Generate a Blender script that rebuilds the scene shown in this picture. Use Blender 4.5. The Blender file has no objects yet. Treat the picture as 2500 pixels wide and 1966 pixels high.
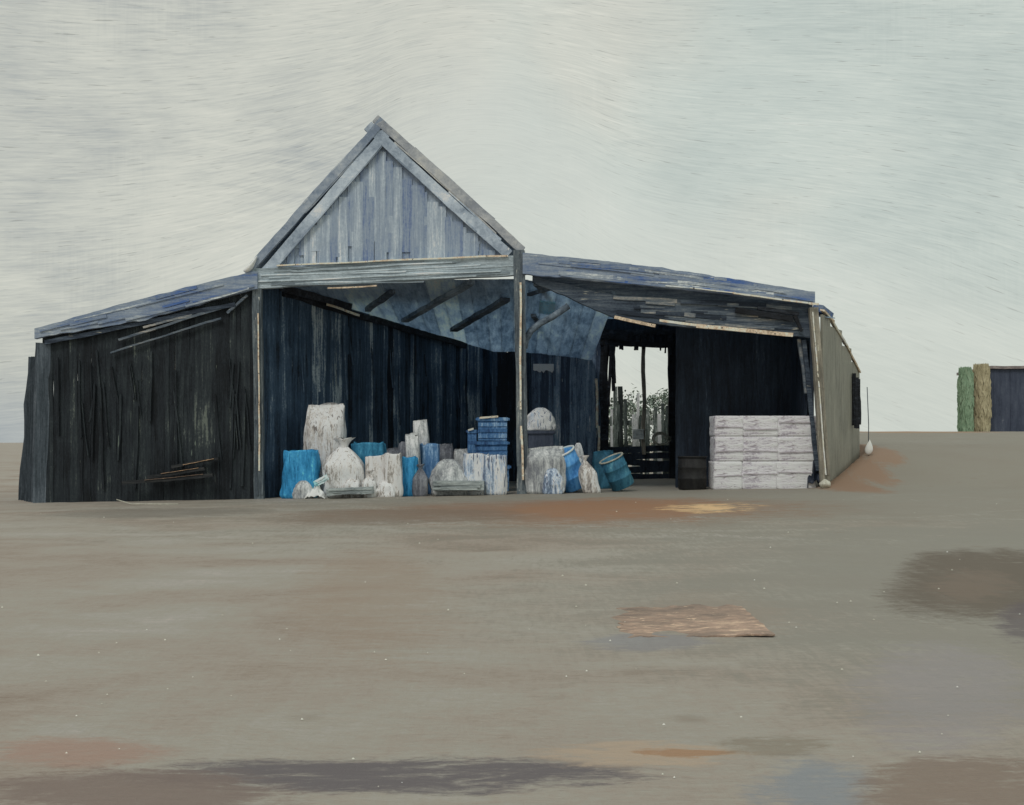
import bpy, math, random
from mathutils import Vector, Matrix, noise as mnoise
random.seed(7)
S = bpy.context.scene
COL = S.collection
F, HC, YH, CX = 3000.0, 1.6, 1080.0, 1250.0      # focal length in photo pixels, eye height, eye line, image centre

def P(px, py, Y): return Vector(((px-CX)*Y/F, Y, HC+(YH-py)*Y/F))
def G(px, py):                                    # a ground point (flat part of the yard)
    Y = HC*F/(py-YH); return ((px-CX)*Y/F, Y)
def sst(a, b, v):
    t = min(1, max(0, (v-a)/(b-a))); return t*t*(3-2*t)
def wallx(Y): return 9.0+0.52*(min(41.2, max(36, Y))-36)
def gz(x, Y):
    xc = max(-17, min(12, x))
    z = sst(16, 34, Y)*(0.08+0.0185*xc)*(1-sst(52, 90, Y))
    s = x-wallx(Y)
    by = sst(34.5, 43, Y)*1.22+sst(41, 60, Y)*0.62
    z += sst(-0.3, 0.3+max(0, 36-Y)*.8, s)*by*(1-sst(66, 120, Y))
    return z
def N(x, y=0.0, z=0.0): return mnoise.noise(Vector((x, y, z)))
def lin(c):
    c = c/255.0
    return c/12.92 if c <= 0.04045 else ((c+0.055)/1.055)**2.4

# ------------------------------------------------------------------ mesh builder
class MB:
    def __init__(self): self.v = []; self.f = []; self.t = []; self.s = []
    def add(self, verts, faces, tone=None, smooth=False):
        o = len(self.v); self.v += [Vector(q) for q in verts]
        tone = random.random() if tone is None else tone
        for f in faces: self.f.append(tuple(i+o for i in f)); self.t.append(tone); self.s.append(smooth)
        return o
    def beam(self, p0, p1, w, d, n=8, jit=.012, tone=None, up=None, taper=1.0):
        """bar from p0 to p1, w across in the wall plane, d through it, wobbling a little along its length"""
        p0, p1 = Vector(p0), Vector(p1); ax = (p1-p0); L = ax.length; ax.normalize()
        back = Vector((0, 1, 0)) if up is None else Vector(up)
        if abs(ax.dot(back)) > .95: back = Vector((0, 0, 1))
        side = ax.cross(back).normalized(); dp = side.cross(ax).normalized()
        vs, fs = [], []; sd = random.random()*90
        for i in range(n+1):
            t = i/n; c = p0+ax*(L*t); k = 1+(taper-1)*t
            off = side*(N(t*L*.7, sd)*jit*2)+dp*(N(t*L*.7, sd+9)*jit)
            ww = w*k*(1+N(t*L*1.3, sd+3)*min(.25, jit*6))
            for a, b in ((-1, -1), (1, -1), (1, 1), (-1, 1)):
                e = Vector((N(i*1.7, sd, a), N(i*1.7, sd, b+5), N(i*1.7, sd+5, a*b)))*jit*.7
                vs.append(c+off+side*(a*ww/2)+dp*(b*d*k/2)+e)
        for i in range(n):
            for j in range(4):
                a = i*4+j; b = i*4+(j+1) % 4; fs.append((a, b, b+4, a+4))
        fs += [(3, 2, 1, 0), (n*4, n*4+1, n*4+2, n*4+3)]
        self.add(vs, fs, tone)
    def strokes(self, p0, p1, width, n, jit=.02, thick=.035, proud=.03, lo=.35, hi=1.0, tone=None):
        """overlapping narrow lapped slats laid along p0..p1 over a band of given width (uneven ends)"""
        p0, p1 = Vector(p0), Vector(p1); ax = p1-p0
        side = ax.normalized().cross(Vector((0, 1, 0))).normalized()
        for i in range(n):
            L = random.uniform(lo, hi); a = random.uniform(0, 1-L); u = (i+.5)/n-.5
            q0 = p0+ax*a+side*(u*width+random.uniform(-1, 1)*width*.10); q1 = p0+ax*(a+L)+side*(u*width+random.uniform(-1, 1)*width*.12)
            off = Vector((0, -proud*(.3+random.random()), 0))
            self.beam(q0+off, q1+off, width/n*random.uniform(.7, 1.35), thick*random.uniform(.8, 1.4), 7, jit, tone)
    def poly(self, pts, Y0, Y1, jit=.015, seg=.5, tone=None):
        """front-facing polygon (x, z points) extruded from depth Y0 to Y1 with uneven edges"""
        ring = []
        for i, (x, z) in enumerate(pts):
            x2, z2 = pts[(i+1) % len(pts)]; n = max(1, int(math.hypot(x2-x, z2-z)/seg))
            for k in range(n):
                t = k/n; a = x+(x2-x)*t; b = z+(z2-z)*t
                ring.append((a+N(a*2, b*2, 3)*jit, b+N(a*2, b*2, 7)*jit))
        m = len(ring)
        vs = [(a, Y0, b) for a, b in ring]+[(a, Y1, b) for a, b in ring]
        fs = [tuple(range(m)), tuple(range(2*m-1, m-1, -1))]+[(i, i+m, (i+1) % m+m, (i+1) % m) for i in range(m)]
        self.add(vs, fs, tone)
    def boards(self, a, b, top, bot, w=.28, th=.03, gap=.006, jit=.012, raggedt=.05, raggedb=.03):
        """vertical boards between plan points a and b; top(t) and bot(t) give their heights"""
        a, b = Vector((*a, 0)), Vector((*b, 0)); L = (b-a).length; ax = (b-a)/L; nr = Vector((ax.y, -ax.x, 0)); u = 0
        while u < L-.02:
            bw = min(w*random.uniform(.6, 1.45), L-u); t = (u+bw/2)/L
            c = a+ax*(u+bw/2)+nr*random.uniform(0, .02)
            zt = top(t)+random.uniform(-1, .3)*raggedt; zb = bot(t)+random.uniform(-1, 1)*raggedb
            tw = random.uniform(-.03, .03)
            self.beam((c.x, c.y, zb), (c.x+ax.x*tw, c.y+ax.y*tw, zt), bw-gap, th*random.uniform(.7, 1.5), 6, jit, None, nr)
            u += bw
    def sheet(self, f, nu, nv, th=.03, tone=None, smooth=False):
        """surface f(u,v) with a thickness straight down"""
        vs = []; fs = []
        for lay in (0, 1):
            for i in range(nu+1):
                for j in range(nv+1):
                    q = Vector(f(i/nu, j/nv)); vs.append(q-Vector((0, 0, th*lay)))
        W = nv+1; M = (nu+1)*W
        for i in range(nu):
            for j in range(nv):
                k = i*W+j; fs.append((k, k+W, k+W+1, k+1)); fs.append((k+M, k+1+M, k+W+1+M, k+W+M))
        for i in range(nu):
            k = i*W; fs.append((k, k+M, k+W+M, k+W)); k += nv; fs.append((k, k+W, k+W+M, k+M))
        for j in range(nv):
            k = j; fs.append((k, k+1, k+1+M, k+M)); k += nu*W; fs.append((k, k+M, k+1+M, k+1))
        self.add(vs, fs, tone, smooth)
    def rings(self, rows, cap0=True, cap1=True, tone=None, smooth=True):
        na = len(rows[0]); vs = [q for r in rows for q in r]; fs = []
        for i in range(len(rows)-1):
            for j in range(na):
                fs.append((i*na+j, i*na+(j+1) % na, (i+1)*na+(j+1) % na, (i+1)*na+j))
        if cap0: fs.append(tuple(range(na-1, -1, -1)))
        if cap1: fs.append(tuple((len(rows)-1)*na+j for j in range(na)))
        self.add(vs, fs, tone, smooth)
    def tube(self, pts, r, n=8, tone=None):
        rows = []; pts = [Vector(q) for q in pts]
        for i, q in enumerate(pts):
            d = (pts[min(i+1, len(pts)-1)]-pts[max(i-1, 0)]).normalized()
            s = d.cross(Vector((0, 0, 1)));
            if s.length < .1: s = d.cross(Vector((0, 1, 0)))
            s.normalize(); u = s.cross(d)
            rows.append([q+s*(math.cos(k*2*math.pi/n)*r)+u*(math.sin(k*2*math.pi/n)*r) for k in range(n)])
        self.rings(rows, tone=tone)
    def xf(self, m, start=0):
        for i in range(start, len(self.v)): self.v[i] = m @ self.v[i]
    def build(self, name, mat, parent=None, root=None):
        me = bpy.data.meshes.new(name); o = Vector(root.location) if root else Vector((0, 0, 0))
        me.from_pydata([tuple(q-o) for q in self.v], [], self.f)
        at = me.attributes.new('tone', 'FLOAT', 'FACE'); at.data.foreach_set('value', self.t)
        me.polygons.foreach_set('use_smooth', self.s); me.materials.append(mat); me.update()
        ob = bpy.data.objects.new(name, me); COL.objects.link(ob)
        if parent: ob.parent = parent
        return ob

def thing(name, label, cat, loc, group=None):
    o = bpy.data.objects.new(name, None); COL.objects.link(o); o.location = loc; o.empty_display_size = .2
    o['label'] = label; o['category'] = cat
    if group: o['group'] = group
    return o
def tag(o, label, cat, group=None):
    o['label'] = label; o['category'] = cat
    if group: o['group'] = group
    return o

# ------------------------------------------------------------------ materials
def nodes(m): m.use_nodes = True; t = m.node_tree; t.nodes.clear(); return t
def nd(t, typ, **kw):
    n = t.nodes.new(typ)
    for k, v in kw.items():
        if k.startswith('i_'):
            key = k[2:]; key = int(key) if key.isdigit() else key.replace('_', ' ')
            n.inputs[key].default_value = v
        else: setattr(n, k, v)
    return n
def math_(t, op, a, b=None, c=None, clamp=False):
    n = t.nodes.new('ShaderNodeMath'); n.operation = op; n.use_clamp = clamp
    for i, q in enumerate((a, b, c)):
        if q is None: continue
        if isinstance(q, (int, float)): n.inputs[i].default_value = q
        else: t.links.new(q, n.inputs[i])
    return n.outputs[0]
def noise_(t, vec, scale=(1, 1, 1), sc=1.0, detail=4, rough=.6, dist=0.0, loc=(0, 0, 0), rot=(0, 0, 0)):
    mp = nd(t, 'ShaderNodeMapping'); mp.inputs['Scale'].default_value = scale; mp.inputs['Location'].default_value = loc
    mp.inputs['Rotation'].default_value = rot
    t.links.new(vec, mp.inputs['Vector'])
    n = nd(t, 'ShaderNodeTexNoise'); n.inputs['Scale'].default_value = sc; n.inputs['Detail'].default_value = detail
    n.inputs['Roughness'].default_value = rough; n.inputs['Distortion'].default_value = dist
    t.links.new(mp.outputs[0], n.inputs['Vector']); return n.outputs['Fac']
def ramp_(t, fac, cols, illum=1.0):
    r = t.nodes.new('ShaderNodeValToRGB'); e = r.color_ramp.elements
    while len(e) < len(cols): e.new(.5)
    for el, (p, c) in zip(e, cols):
        el.position = p; el.color = (*[min(.88, lin(q)/illum) for q in c], 1)
    t.links.new(fac, r.inputs[0]); return r.outputs[0]
def mixc(t, fac, a, b, mode='MIX'):
    n = t.nodes.new('ShaderNodeMix'); n.data_type = 'RGBA'; n.blend_type = mode
    for s, q in ((n.inputs[0], fac), (n.inputs[6], a), (n.inputs[7], b)):
        if isinstance(q, (int, float)): s.default_value = q
        elif isinstance(q, tuple): s.default_value = q
        else: t.links.new(q, s)
    return n.outputs[2]
def maprange(t, v, a, b, c=0.0, d=1.0):
    n = nd(t, 'ShaderNodeMapRange'); n.interpolation_type = 'SMOOTHSTEP'
    for i, q in enumerate((a, b, c, d)): n.inputs[1+i].default_value = q
    t.links.new(v, n.inputs[0]); return n.outputs[0]

def paint(name, cols, illum=.5, stretch=(9, 9, .7), tone=.35, bump=.35, rough=.65, dist=.4, patch=.35, fleck=None, spec=.25, scale=1.0, translucent=0.0, micro=.55):
    """brushed, hand-painted looking surface: streaks along one axis, a tone per board, big soft patches, optional flecks"""
    m = bpy.data.materials.new(name); t = nodes(m); L = t.links
    tc = nd(t, 'ShaderNodeTexCoord'); v = tc.outputs['Object']
    s1 = noise_(t, v, stretch, scale, 5, .62, dist)
    s2 = noise_(t, v, tuple(q*3.3 for q in stretch), scale, 4, .7, dist*.6, (3, 1, 2))
    pn = noise_(t, v, (.7, .7, .7), scale, 3, .5, .3, (8, 2, 5))
    at = nd(t, 'ShaderNodeAttribute', attribute_name='tone')
    a = math_(t, 'MULTIPLY_ADD', math_(t, 'SUBTRACT', at.outputs['Fac'], .5), tone, .5)
    b = math_(t, 'MULTIPLY_ADD', math_(t, 'SUBTRACT', s1, .5), 1.25, a)
    b = math_(t, 'MULTIPLY_ADD', math_(t, 'SUBTRACT', s2, .5), .8, b)
    mi = noise_(t, v, tuple(11+q*.9 for q in stretch), scale, 3, .7, .5, (2, 9, 4))
    b = math_(t, 'MULTIPLY_ADD', math_(t, 'SUBTRACT', mi, .5), micro, b)
    b = math_(t, 'MULTIPLY_ADD', math_(t, 'SUBTRACT', pn, .5), patch*2, b, True)
    col = ramp_(t, b, cols, illum)
    if fleck:
        fn = noise_(t, v, tuple(q*2.1 for q in stretch), scale, 3, .6, .8, (5, 7, 1))
        k = maprange(t, fn, fleck[1], fleck[1]+.05)
        fc = tuple(min(.88, lin(q)/illum) for q in fleck[0])+(1,)
        col = mixc(t, k, col, fc)
    bs = nd(t, 'ShaderNodeBsdfPrincipled'); bs.inputs['Roughness'].default_value = rough
    bs.inputs['Specular IOR Level'].default_value = spec
    L.new(col, bs.inputs['Base Color'])
    if bump:
        h = math_(t, 'MULTIPLY_ADD', mi, .5, math_(t, 'MULTIPLY_ADD', s2, .7, s1))
        bp = nd(t, 'ShaderNodeBump'); bp.inputs['Strength'].default_value = bump; bp.inputs['Distance'].default_value = .06
        L.new(h, bp.inputs['Height']); L.new(bp.outputs[0], bs.inputs['Normal'])
    out = nd(t, 'ShaderNodeOutputMaterial'); sh = bs.outputs[0]
    if translucent:
        tr = nd(t, 'ShaderNodeBsdfTranslucent'); L.new(col, tr.inputs['Color'])
        mx = nd(t, 'ShaderNodeMixShader'); mx.inputs[0].default_value = translucent
        L.new(sh, mx.inputs[1]); L.new(tr.outputs[0], mx.inputs[2]); sh = mx.outputs[0]
    L.new(sh, out.inputs[0]); return m

V, H, D3 = (9, 9, .7), (.6, 5, 9), (3, 3, 3)
M = {}
M['gable'] = paint('blue_grey_boards', [(.12, (78, 92, 122)), (.35, (106, 117, 132)), (.58, (119, 129, 140)), (.8, (140, 149, 157)), (.97, (186, 192, 194))], .46, (9, 9, .45), .38, .4, fleck=((206, 212, 214), .70))
M['barge'] = paint('grey_barge_boards', [(.2, (92, 102, 114)), (.5, (124, 133, 143)), (.75, (142, 150, 158)), (.95, (176, 182, 184))], .43, (1.2, 5, 1.2), .5, .3, fleck=((190, 194, 194), .70))
M['roof_edge'] = paint('dark_roof_edge', [(.2, (88, 98, 112)), (.5, (112, 120, 130)), (.75, (132, 137, 142)), (.95, (158, 160, 158))], .45, (1.2, 5, 1.2), .6, .3, fleck=((160, 158, 150), .70))
M['roof_taupe'] = paint('taupe_roof_edge', [(.2, (104, 108, 114)), (.5, (130, 132, 134)), (.8, (150, 149, 145)), (.95, (178, 174, 166))], .45, (1.2, 5, 1.2), .6, .3)
M['beam'] = paint('weathered_grey_beam', [(.15, (78, 86, 92)), (.42, (106, 115, 120)), (.62, (124, 133, 138)), (.8, (148, 158, 164)), (.97, (196, 202, 200))], .42, (.5, 6, 9), .55, .4, fleck=((196, 180, 160), .70))
M['roof_blue'] = paint('blue_metal_roof_edge', [(.1, (54, 76, 118)), (.3, (80, 92, 112)), (.55, (99, 108, 120)), (.75, (116, 123, 130)), (.95, (160, 166, 168))], .42, (.6, 5, 6), .6, .35, fleck=((176, 166, 156), .71))
M['beam_dark'] = paint('dark_grey_beam', [(.15, (28, 34, 43)), (.4, (48, 56, 66)), (.65, (68, 75, 82)), (.85, (88, 91, 93)), (1, (124, 120, 114))], .42, (.5, 6, 9), .7, .4, fleck=((176, 160, 144), .69))
M['tar'] = paint('black_tarred_boards', [(.2, (13, 16, 19)), (.45, (23, 27, 31)), (.65, (30, 35, 38)), (.84, (40, 45, 47)), (.97, (76, 81, 76))], .42, (9, 9, .6), .4, .6, fleck=((84, 92, 84), .70))
M['tar_edge'] = paint('grey_end_boards', [(.2, (34, 40, 45)), (.5, (52, 58, 64)), (.75, (68, 74, 80)), (.95, (92, 96, 102))], .36, (8, 8, .5), .5, .35)
M['navy'] = paint('navy_inner_boards', [(.2, (10, 14, 20)), (.42, (25, 36, 48)), (.62, (33, 46, 60)), (.82, (50, 62, 75)), (.97, (104, 112, 116))], .30, (8, 8, .4), .7, .45, fleck=((96, 106, 112), .70))
M['inner_grey'] = paint('blue_grey_inner_boards', [(.2, (34, 42, 54)), (.45, (58, 70, 84)), (.7, (82, 94, 106)), (.95, (134, 142, 148))], .26, (8, 8, .5), .6, .45, fleck=((130, 138, 140), .66))
M['dark_inner'] = paint('black_inner_boards', [(.2, (12, 15, 21)), (.5, (19, 25, 33)), (.8, (28, 35, 44)), (.97, (56, 62, 70))], .34, (7, 7, .6), .25, .5)
M['ceil'] = paint('blue_grey_deck_sheeting', [(.12, (92, 106, 120)), (.38, (116, 129, 141)), (.6, (132, 143, 153)), (.8, (147, 156, 164)), (.97, (170, 177, 182))], .38, (5, .6, 3), .4, .5, patch=.15, translucent=.6)
M['strut'] = paint('dark_struts', [(.2, (34, 40, 48)), (.5, (58, 66, 74)), (.8, (80, 88, 96))], .3, (2, 2, 2), .4, .3)
M['black'] = paint('black_timber', [(.2, (8, 9, 11)), (.6, (18, 20, 24)), (.9, (36, 40, 46))], .3, (2, 5, 5), .4, .4)
M['pale'] = paint('worn_pale_edge', [(.15, (128, 114, 98)), (.4, (168, 150, 130)), (.62, (194, 178, 156)), (.9, (222, 208, 186))], .45, (5, 5, 5), .5, .3, fleck=((70, 66, 62), .62))  # pale edge wear, also the colour of the painted highlights
M['fence_dark'] = paint('dark_fence', [(.2, (24, 28, 28)), (.5, (46, 52, 50)), (.8, (84, 90, 86)), (.97, (150, 154, 148))], .34, V, .7, .5)
M['fence_pale'] = paint('pale_fence', [(.2, (60, 66, 64)), (.45, (104, 110, 106)), (.7, (150, 156, 152)), (.95, (206, 210, 204))], .34, V, .8, .5)
M['tan'] = paint('worn_tan_edge', [(.2, (70, 60, 54)), (.6, (112, 92, 78)), (.95, (176, 140, 112))], .45, (4, 4, 4), .4, .3)
M['post'] = paint('grey_posts', [(.2, (44, 50, 56)), (.5, (66, 73, 78)), (.8, (92, 97, 99)), (.96, (136, 138, 132))], .42, (10, 10, .8), .5, .4, fleck=((180, 172, 156), .68))
M['olive'] = paint('olive_grey_render', [(.2, (100, 99, 92)), (.45, (114, 113, 105)), (.65, (121, 119, 110)), (.9, (132, 130, 120))], .56, (3, 3, .7), .12, .3)
M['buff'] = paint('buff_post', [(.2, (84, 81, 74)), (.5, (112, 108, 98)), (.8, (134, 128, 116)), (.96, (192, 178, 154))], .48, (9, 9, .6), .5, .4)
M['white_flash'] = paint('cream_flashing', [(.2, (190, 186, 172)), (.6, (222, 219, 206)), (.95, (236, 234, 224))], .5, D3, .3, .3)
M['sack_w'] = paint('white_woven_sack', [(.22, (92, 88, 84)), (.38, (132, 130, 128)), (.5, (186, 190, 188)), (.7, (214, 220, 216)), (.95, (230, 232, 228))], .27, (7, 7, 1.3), .2, .6, patch=.4, fleck=((88, 82, 78), .6))
M['sack_c'] = paint('cream_grey_sack', [(.2, (84, 80, 78)), (.38, (118, 114, 110)), (.55, (160, 157, 152)), (.75, (204, 202, 194)), (.95, (224, 220, 206))], .27, (7, 7, 1.2), .2, .6, patch=.4, fleck=((74, 70, 68), .59))
M['sack_g'] = paint('grey_sack', [(.2, (78, 80, 84)), (.5, (118, 120, 120)), (.75, (150, 152, 150)), (.95, (188, 190, 184))], .32, (7, 7, 1.2), .2, .5)
M['sack_d'] = paint('slate_sack', [(.2, (52, 54, 60)), (.5, (78, 80, 86)), (.75, (98, 100, 104)), (.95, (130, 132, 132))], .38, (7, 7, 1.2), .2, .5)
M['frost'] = paint('pale_blue_white_wrap', [(.22, (62, 72, 86)), (.4, (108, 118, 130)), (.56, (166, 176, 184)), (.78, (206, 214, 216)), (.95, (224, 230, 230))], .27, (9, 9, 1.0), .3, .6, fleck=((58, 64, 78), .57))
M['cyan'] = paint('bright_blue_sack', [(.2, (20, 66, 96)), (.45, (30, 90, 126)), (.7, (46, 110, 146)), (.92, (84, 152, 188)), (1, (160, 190, 206))], .36, (7, 7, 1.0), .2, .55, fleck=((12, 60, 94), .64))
M['teal'] = paint('teal_sack', [(.2, (22, 62, 84)), (.45, (36, 88, 114)), (.7, (52, 108, 134)), (.95, (100, 148, 166))], .42, (7, 7, 1.0), .2, .5)
M['blue'] = paint('mid_blue_plastic', [(.2, (34, 56, 88)), (.45, (50, 82, 118)), (.7, (66, 98, 132)), (.95, (118, 142, 164))], .46, (7, 7, 1.0), .5, .4)
M['drum'] = paint('steel_blue_drum', [(.2, (36, 78, 122)), (.5, (58, 104, 148)), (.8, (78, 124, 162)), (.97, (120, 156, 180))], .4, (4, 4, 1.0), .3, .25)
M['drum_teal'] = paint('dark_teal_drum', [(.2, (22, 52, 66)), (.5, (34, 70, 88)), (.8, (48, 88, 104)), (.97, (90, 120, 124))], .38, (4, 4, 1.0), .3, .25)
M['rim'] = paint('pale_blue_rim', [(.2, (120, 160, 176)), (.6, (160, 190, 198)), (.95, (196, 212, 212))], .42, D3, .3, .2)
M['bale'] = paint('lilac_white_bale_wrap', [(.15, (110, 104, 112)), (.38, (148, 146, 158)), (.58, (174, 175, 188)), (.8, (194, 197, 208)), (.96, (214, 217, 222))], .34, (1.6, 4, 9), .2, .6, fleck=((110, 104, 108), .6))
M['bale_mark'] = paint('dull_twine', [(.2, (120, 114, 118)), (.7, (140, 136, 140)), (.95, (160, 156, 158))], .4, D3, .3, .2)
M['slab'] = paint('grey_slab', [(.2, (84, 90, 92)), (.5, (116, 122, 122)), (.8, (144, 150, 148)), (.97, (186, 190, 184))], .42, (.8, 5, 9), .3, .5)
M['plastic_dark'] = paint('black_plastic', [(.2, (14, 18, 26)), (.6, (26, 32, 44)), (.95, (56, 66, 82))], .4, D3, .3, .4, rough=.35)
M['umber'] = paint('dark_umber_drum', [(.2, (20, 20, 21)), (.6, (31, 31, 31)), (.95, (48, 46, 44))], .38, (4, 4, 1), .3, .4)
M['plank'] = paint('dark_planks', [(.2, (24, 26, 28)), (.5, (36, 37, 38)), (.75, (52, 50, 47)), (.96, (140, 114, 92))], .42, (1, 6, 9), .8, .4)
M['ply'] = paint('pink_weathered_plywood', [(.15, (108, 96, 87)), (.4, (134, 117, 105)), (.62, (152, 130, 115)), (.8, (176, 148, 130)), (.97, (216, 188, 160))], .76, (3, 7, 6), .2, .5, patch=.6, fleck=((212, 186, 160), .63))
M['twine'] = paint('pale_twine', [(.2, (178, 172, 158)), (.9, (206, 200, 186))], .55, D3, .2, .1)
M['cord'] = paint('grey_cord', [(.2, (110, 110, 102)), (.9, (160, 158, 146))], .5, D3, .2, .1)
M['stone'] = paint('pale_stone', [(.2, (150, 146, 134)), (.6, (196, 192, 180)), (.95, (226, 222, 212))], .6, D3, .4, .3)
M['shed'] = paint('navy_sheeting', [(.2, (38, 43, 54)), (.5, (47, 52, 64)), (.8, (55, 60, 71)), (.97, (80, 83, 90))], .42, (5, 5, .8), .08, .25)
M['shed_roof'] = paint('brown_grey_roof', [(.2, (84, 78, 78)), (.6, (108, 100, 98)), (.95, (130, 122, 118))], .5, (2, 5, 5), .3, .2)
M['leaf_green'] = paint('green_foliage', [(.1, (84, 104, 84)), (.5, (94, 112, 92)), (.9, (106, 122, 102))], .42, D3, .3, 0, patch=.3)
M['leaf_ochre'] = paint('ochre_foliage', [(.1, (114, 108, 86)), (.5, (124, 117, 95)), (.9, (136, 129, 106))], .42, D3, .3, 0, patch=.3)
M['leaf_grey'] = paint('grey_green_foliage', [(.15, (44, 52, 48)), (.5, (78, 88, 80)), (.85, (124, 134, 124))], .42, D3, .9, 0, patch=.3)
M['bark'] = paint('grey_bark', [(.2, (60, 58, 52)), (.7, (98, 94, 84))], .45, V, .3, .3)
M['rag'] = paint('cream_rag', [(.2, (160, 154, 126)), (.6, (206, 200, 170)), (.95, (230, 226, 204))], .2, V, .3, .3)
M['ladder'] = paint('greenish_ladder', [(.2, (28, 33, 32)), (.6, (46, 53, 48)), (.95, (86, 94, 82))], .42, D3, .6, .3)
M['skylight'] = paint('blue_skylight', [(.2, (110, 150, 190)), (.9, (170, 196, 220))], .4, V, .3, 0, translucent=.6)

# ------------------------------------------------------------------ ground
def ground_material():
    m = bpy.data.materials.new('yard_mud'); t = nodes(m); L = t.links
    geo = nd(t, 'ShaderNodeNewGeometry'); pos = geo.outputs['Position']
    sep = nd(t, 'ShaderNodeSeparateXYZ'); L.new(pos, sep.inputs[0]); X, Yc = sep.outputs[0], sep.outputs[1]
    big = noise_(t, pos, (.22, .28, .2), 1, 4, .55, .6)
    mid = noise_(t, pos, (.55, .8, 1), 1, 5, .6, .8, (4, 2, 0), (0, 0, .25))
    st = noise_(t, pos, (1.3, 6, 1), 1, 5, .68, .7, (1, 7, 0))
    st2 = noise_(t, pos, (4, 24, 1), 1, 4, .7, .5, (1, 7, 0))
    sd = noise_(t, pos, (14, 2.0, 1), 1, 4, .66, .6, (6, 3, 0), (0, 0, .9))
    gn = noise_(t, pos, (7, 16, 6), 1, 6, .72, .8, (3, 3, 0)); gf = noise_(t, pos, (26, 60, 20), 1, 4, .75, .5, (8, 1, 0))
    b = math_(t, 'MULTIPLY_ADD', math_(t, 'SUBTRACT', big, .5), 1.6, .5)
    b = math_(t, 'MULTIPLY_ADD', math_(t, 'SUBTRACT', gn, .5), .75, b)
    b = math_(t, 'MULTIPLY_ADD', math_(t, 'SUBTRACT', gf, .5), .6, b)
    b = math_(t, 'MULTIPLY_ADD', math_(t, 'SUBTRACT', mid, .5), .9, b)
    b = math_(t, 'MULTIPLY_ADD', math_(t, 'SUBTRACT', st, .5), .28, b)
    b = math_(t, 'MULTIPLY_ADD', math_(t, 'SUBTRACT', st2, .5), .3, b)
    b = math_(t, 'MULTIPLY_ADD', math_(t, 'SUBTRACT', sd, .5), .3, b, True)
    IL = .70
    C = lambda r, g, bl: tuple(lin(q)/IL for q in (r, g, bl))+(1,)
    col = ramp_(t, b, [(.05, (126, 112, 101)), (.25, (141, 129, 118)), (.45, (148, 138, 128)), (.62, (149, 143, 133)), (.8, (154, 148, 141)), (1, (170, 160, 152))], IL)
    def stain_or_shade(col, px0, px1, py0, py1, c, amt=.8, soft=.55, wob=1.5, streak=1.0, pw=2.0):
        xa, ya = G((px0+px1)/2, py1); xb, yb = G((px0+px1)/2, py0)
        cy = (ya+yb)/2; ry = abs(yb-ya)/2; cx = ((px0+px1)/2-CX)*cy/F; rx = (px1-px0)/2*cy/F
        u = math_(t, 'ABSOLUTE', math_(t, 'DIVIDE', math_(t, 'SUBTRACT', X, math_(t, 'MULTIPLY_ADD', math_(t, 'SUBTRACT', Yc, cy), cx/cy, cx)), rx)); v = math_(t, 'ABSOLUTE', math_(t, 'DIVIDE', math_(t, 'SUBTRACT', Yc, cy), ry))
        d = math_(t, 'ADD', math_(t, 'POWER', u, pw), math_(t, 'POWER', v, pw))
        nz = noise_(t, pos, (2.0/rx, 1.6/ry, 1), 1, 5, .65, .6, (cx*3, cy*2, 0))
        d = math_(t, 'MULTIPLY_ADD', math_(t, 'SUBTRACT', nz, .5), wob*2, d)
        d = math_(t, 'MULTIPLY_ADD', math_(t, 'SUBTRACT', st, .5), streak*2, d)
        d = math_(t, 'MULTIPLY_ADD', math_(t, 'SUBTRACT', gn, .5), 1.7, d); d = math_(t, 'MULTIPLY_ADD', math_(t, 'SUBTRACT', gf, .5), .8, d)
        k = maprange(t, d, 1.15, 1.15-soft*1.3, 0, amt)
        return mixc(t, k, col, C(*c))
    # rust soil along the foot of the end wall and on the crest
    def blob(col, cx, cy, rx, ry, c, amt):
        u = math_(t, 'DIVIDE', math_(t, 'SUBTRACT', X, cx), rx); v = math_(t, 'DIVIDE', math_(t, 'SUBTRACT', Yc, cy), ry)
        d = math_(t, 'ADD', math_(t, 'MULTIPLY', u, u), math_(t, 'MULTIPLY', v, v))
        nz = noise_(t, pos, (1.2/rx, 1.2/ry, 1), 1, 5, .65, .6, (cx, cy, 0))
        d = math_(t, 'MULTIPLY_ADD', math_(t, 'SUBTRACT', nz, .5), 1.6, d)
        d = math_(t, 'MULTIPLY_ADD', math_(t, 'SUBTRACT', mid, .5), 1.6, d); d = math_(t, 'MULTIPLY_ADD', math_(t, 'SUBTRACT', sd, .5), 1.2, d); d = math_(t, 'MULTIPLY_ADD', math_(t, 'SUBTRACT', gn, .5), 1.6, d)
        return mixc(t, maprange(t, d, 1.1, .3, 0, amt), col, C(*c))
    col = blob(col, 17, 40, 31, 28, (128, 123, 113), .85)
    col = blob(col, 7, 14, 7, 10, (131, 127, 118), .85)
    col = stain_or_shade(col, 760, 2040, 1226, 1292, (128, 102, 84), .85, .8, .7, 1.3)
    col = stain_or_shade(col, 1180, 1820, 1228, 1280, (138, 104, 80), .9, .8, .9, 1.5)
    col = stain_or_shade(col, 1610, 1850, 1243, 1262, (206, 174, 132), .9, .9, 1.6, 2.4)
    col = stain_or_shade(col, 640, 1300, 1243, 1285, (112, 98, 86), .6, .6, .7)
    col = stain_or_shade(col, 60, 700, 1232, 1262, (112, 106, 98), .7, .7, .4)
    col = stain_or_shade(col, 700, 1120, 1330, 1660, (142, 126, 112), .6, .9, .7)
    col = stain_or_shade(col, 2050, 2560, 1560, 1860, (140, 134, 134), .7, .8, .5)
    col = stain_or_shade(col, 2170, 2640, 1340, 1520, (96, 86, 75), .9, .8, 1.0, .8, 4.0)
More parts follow.
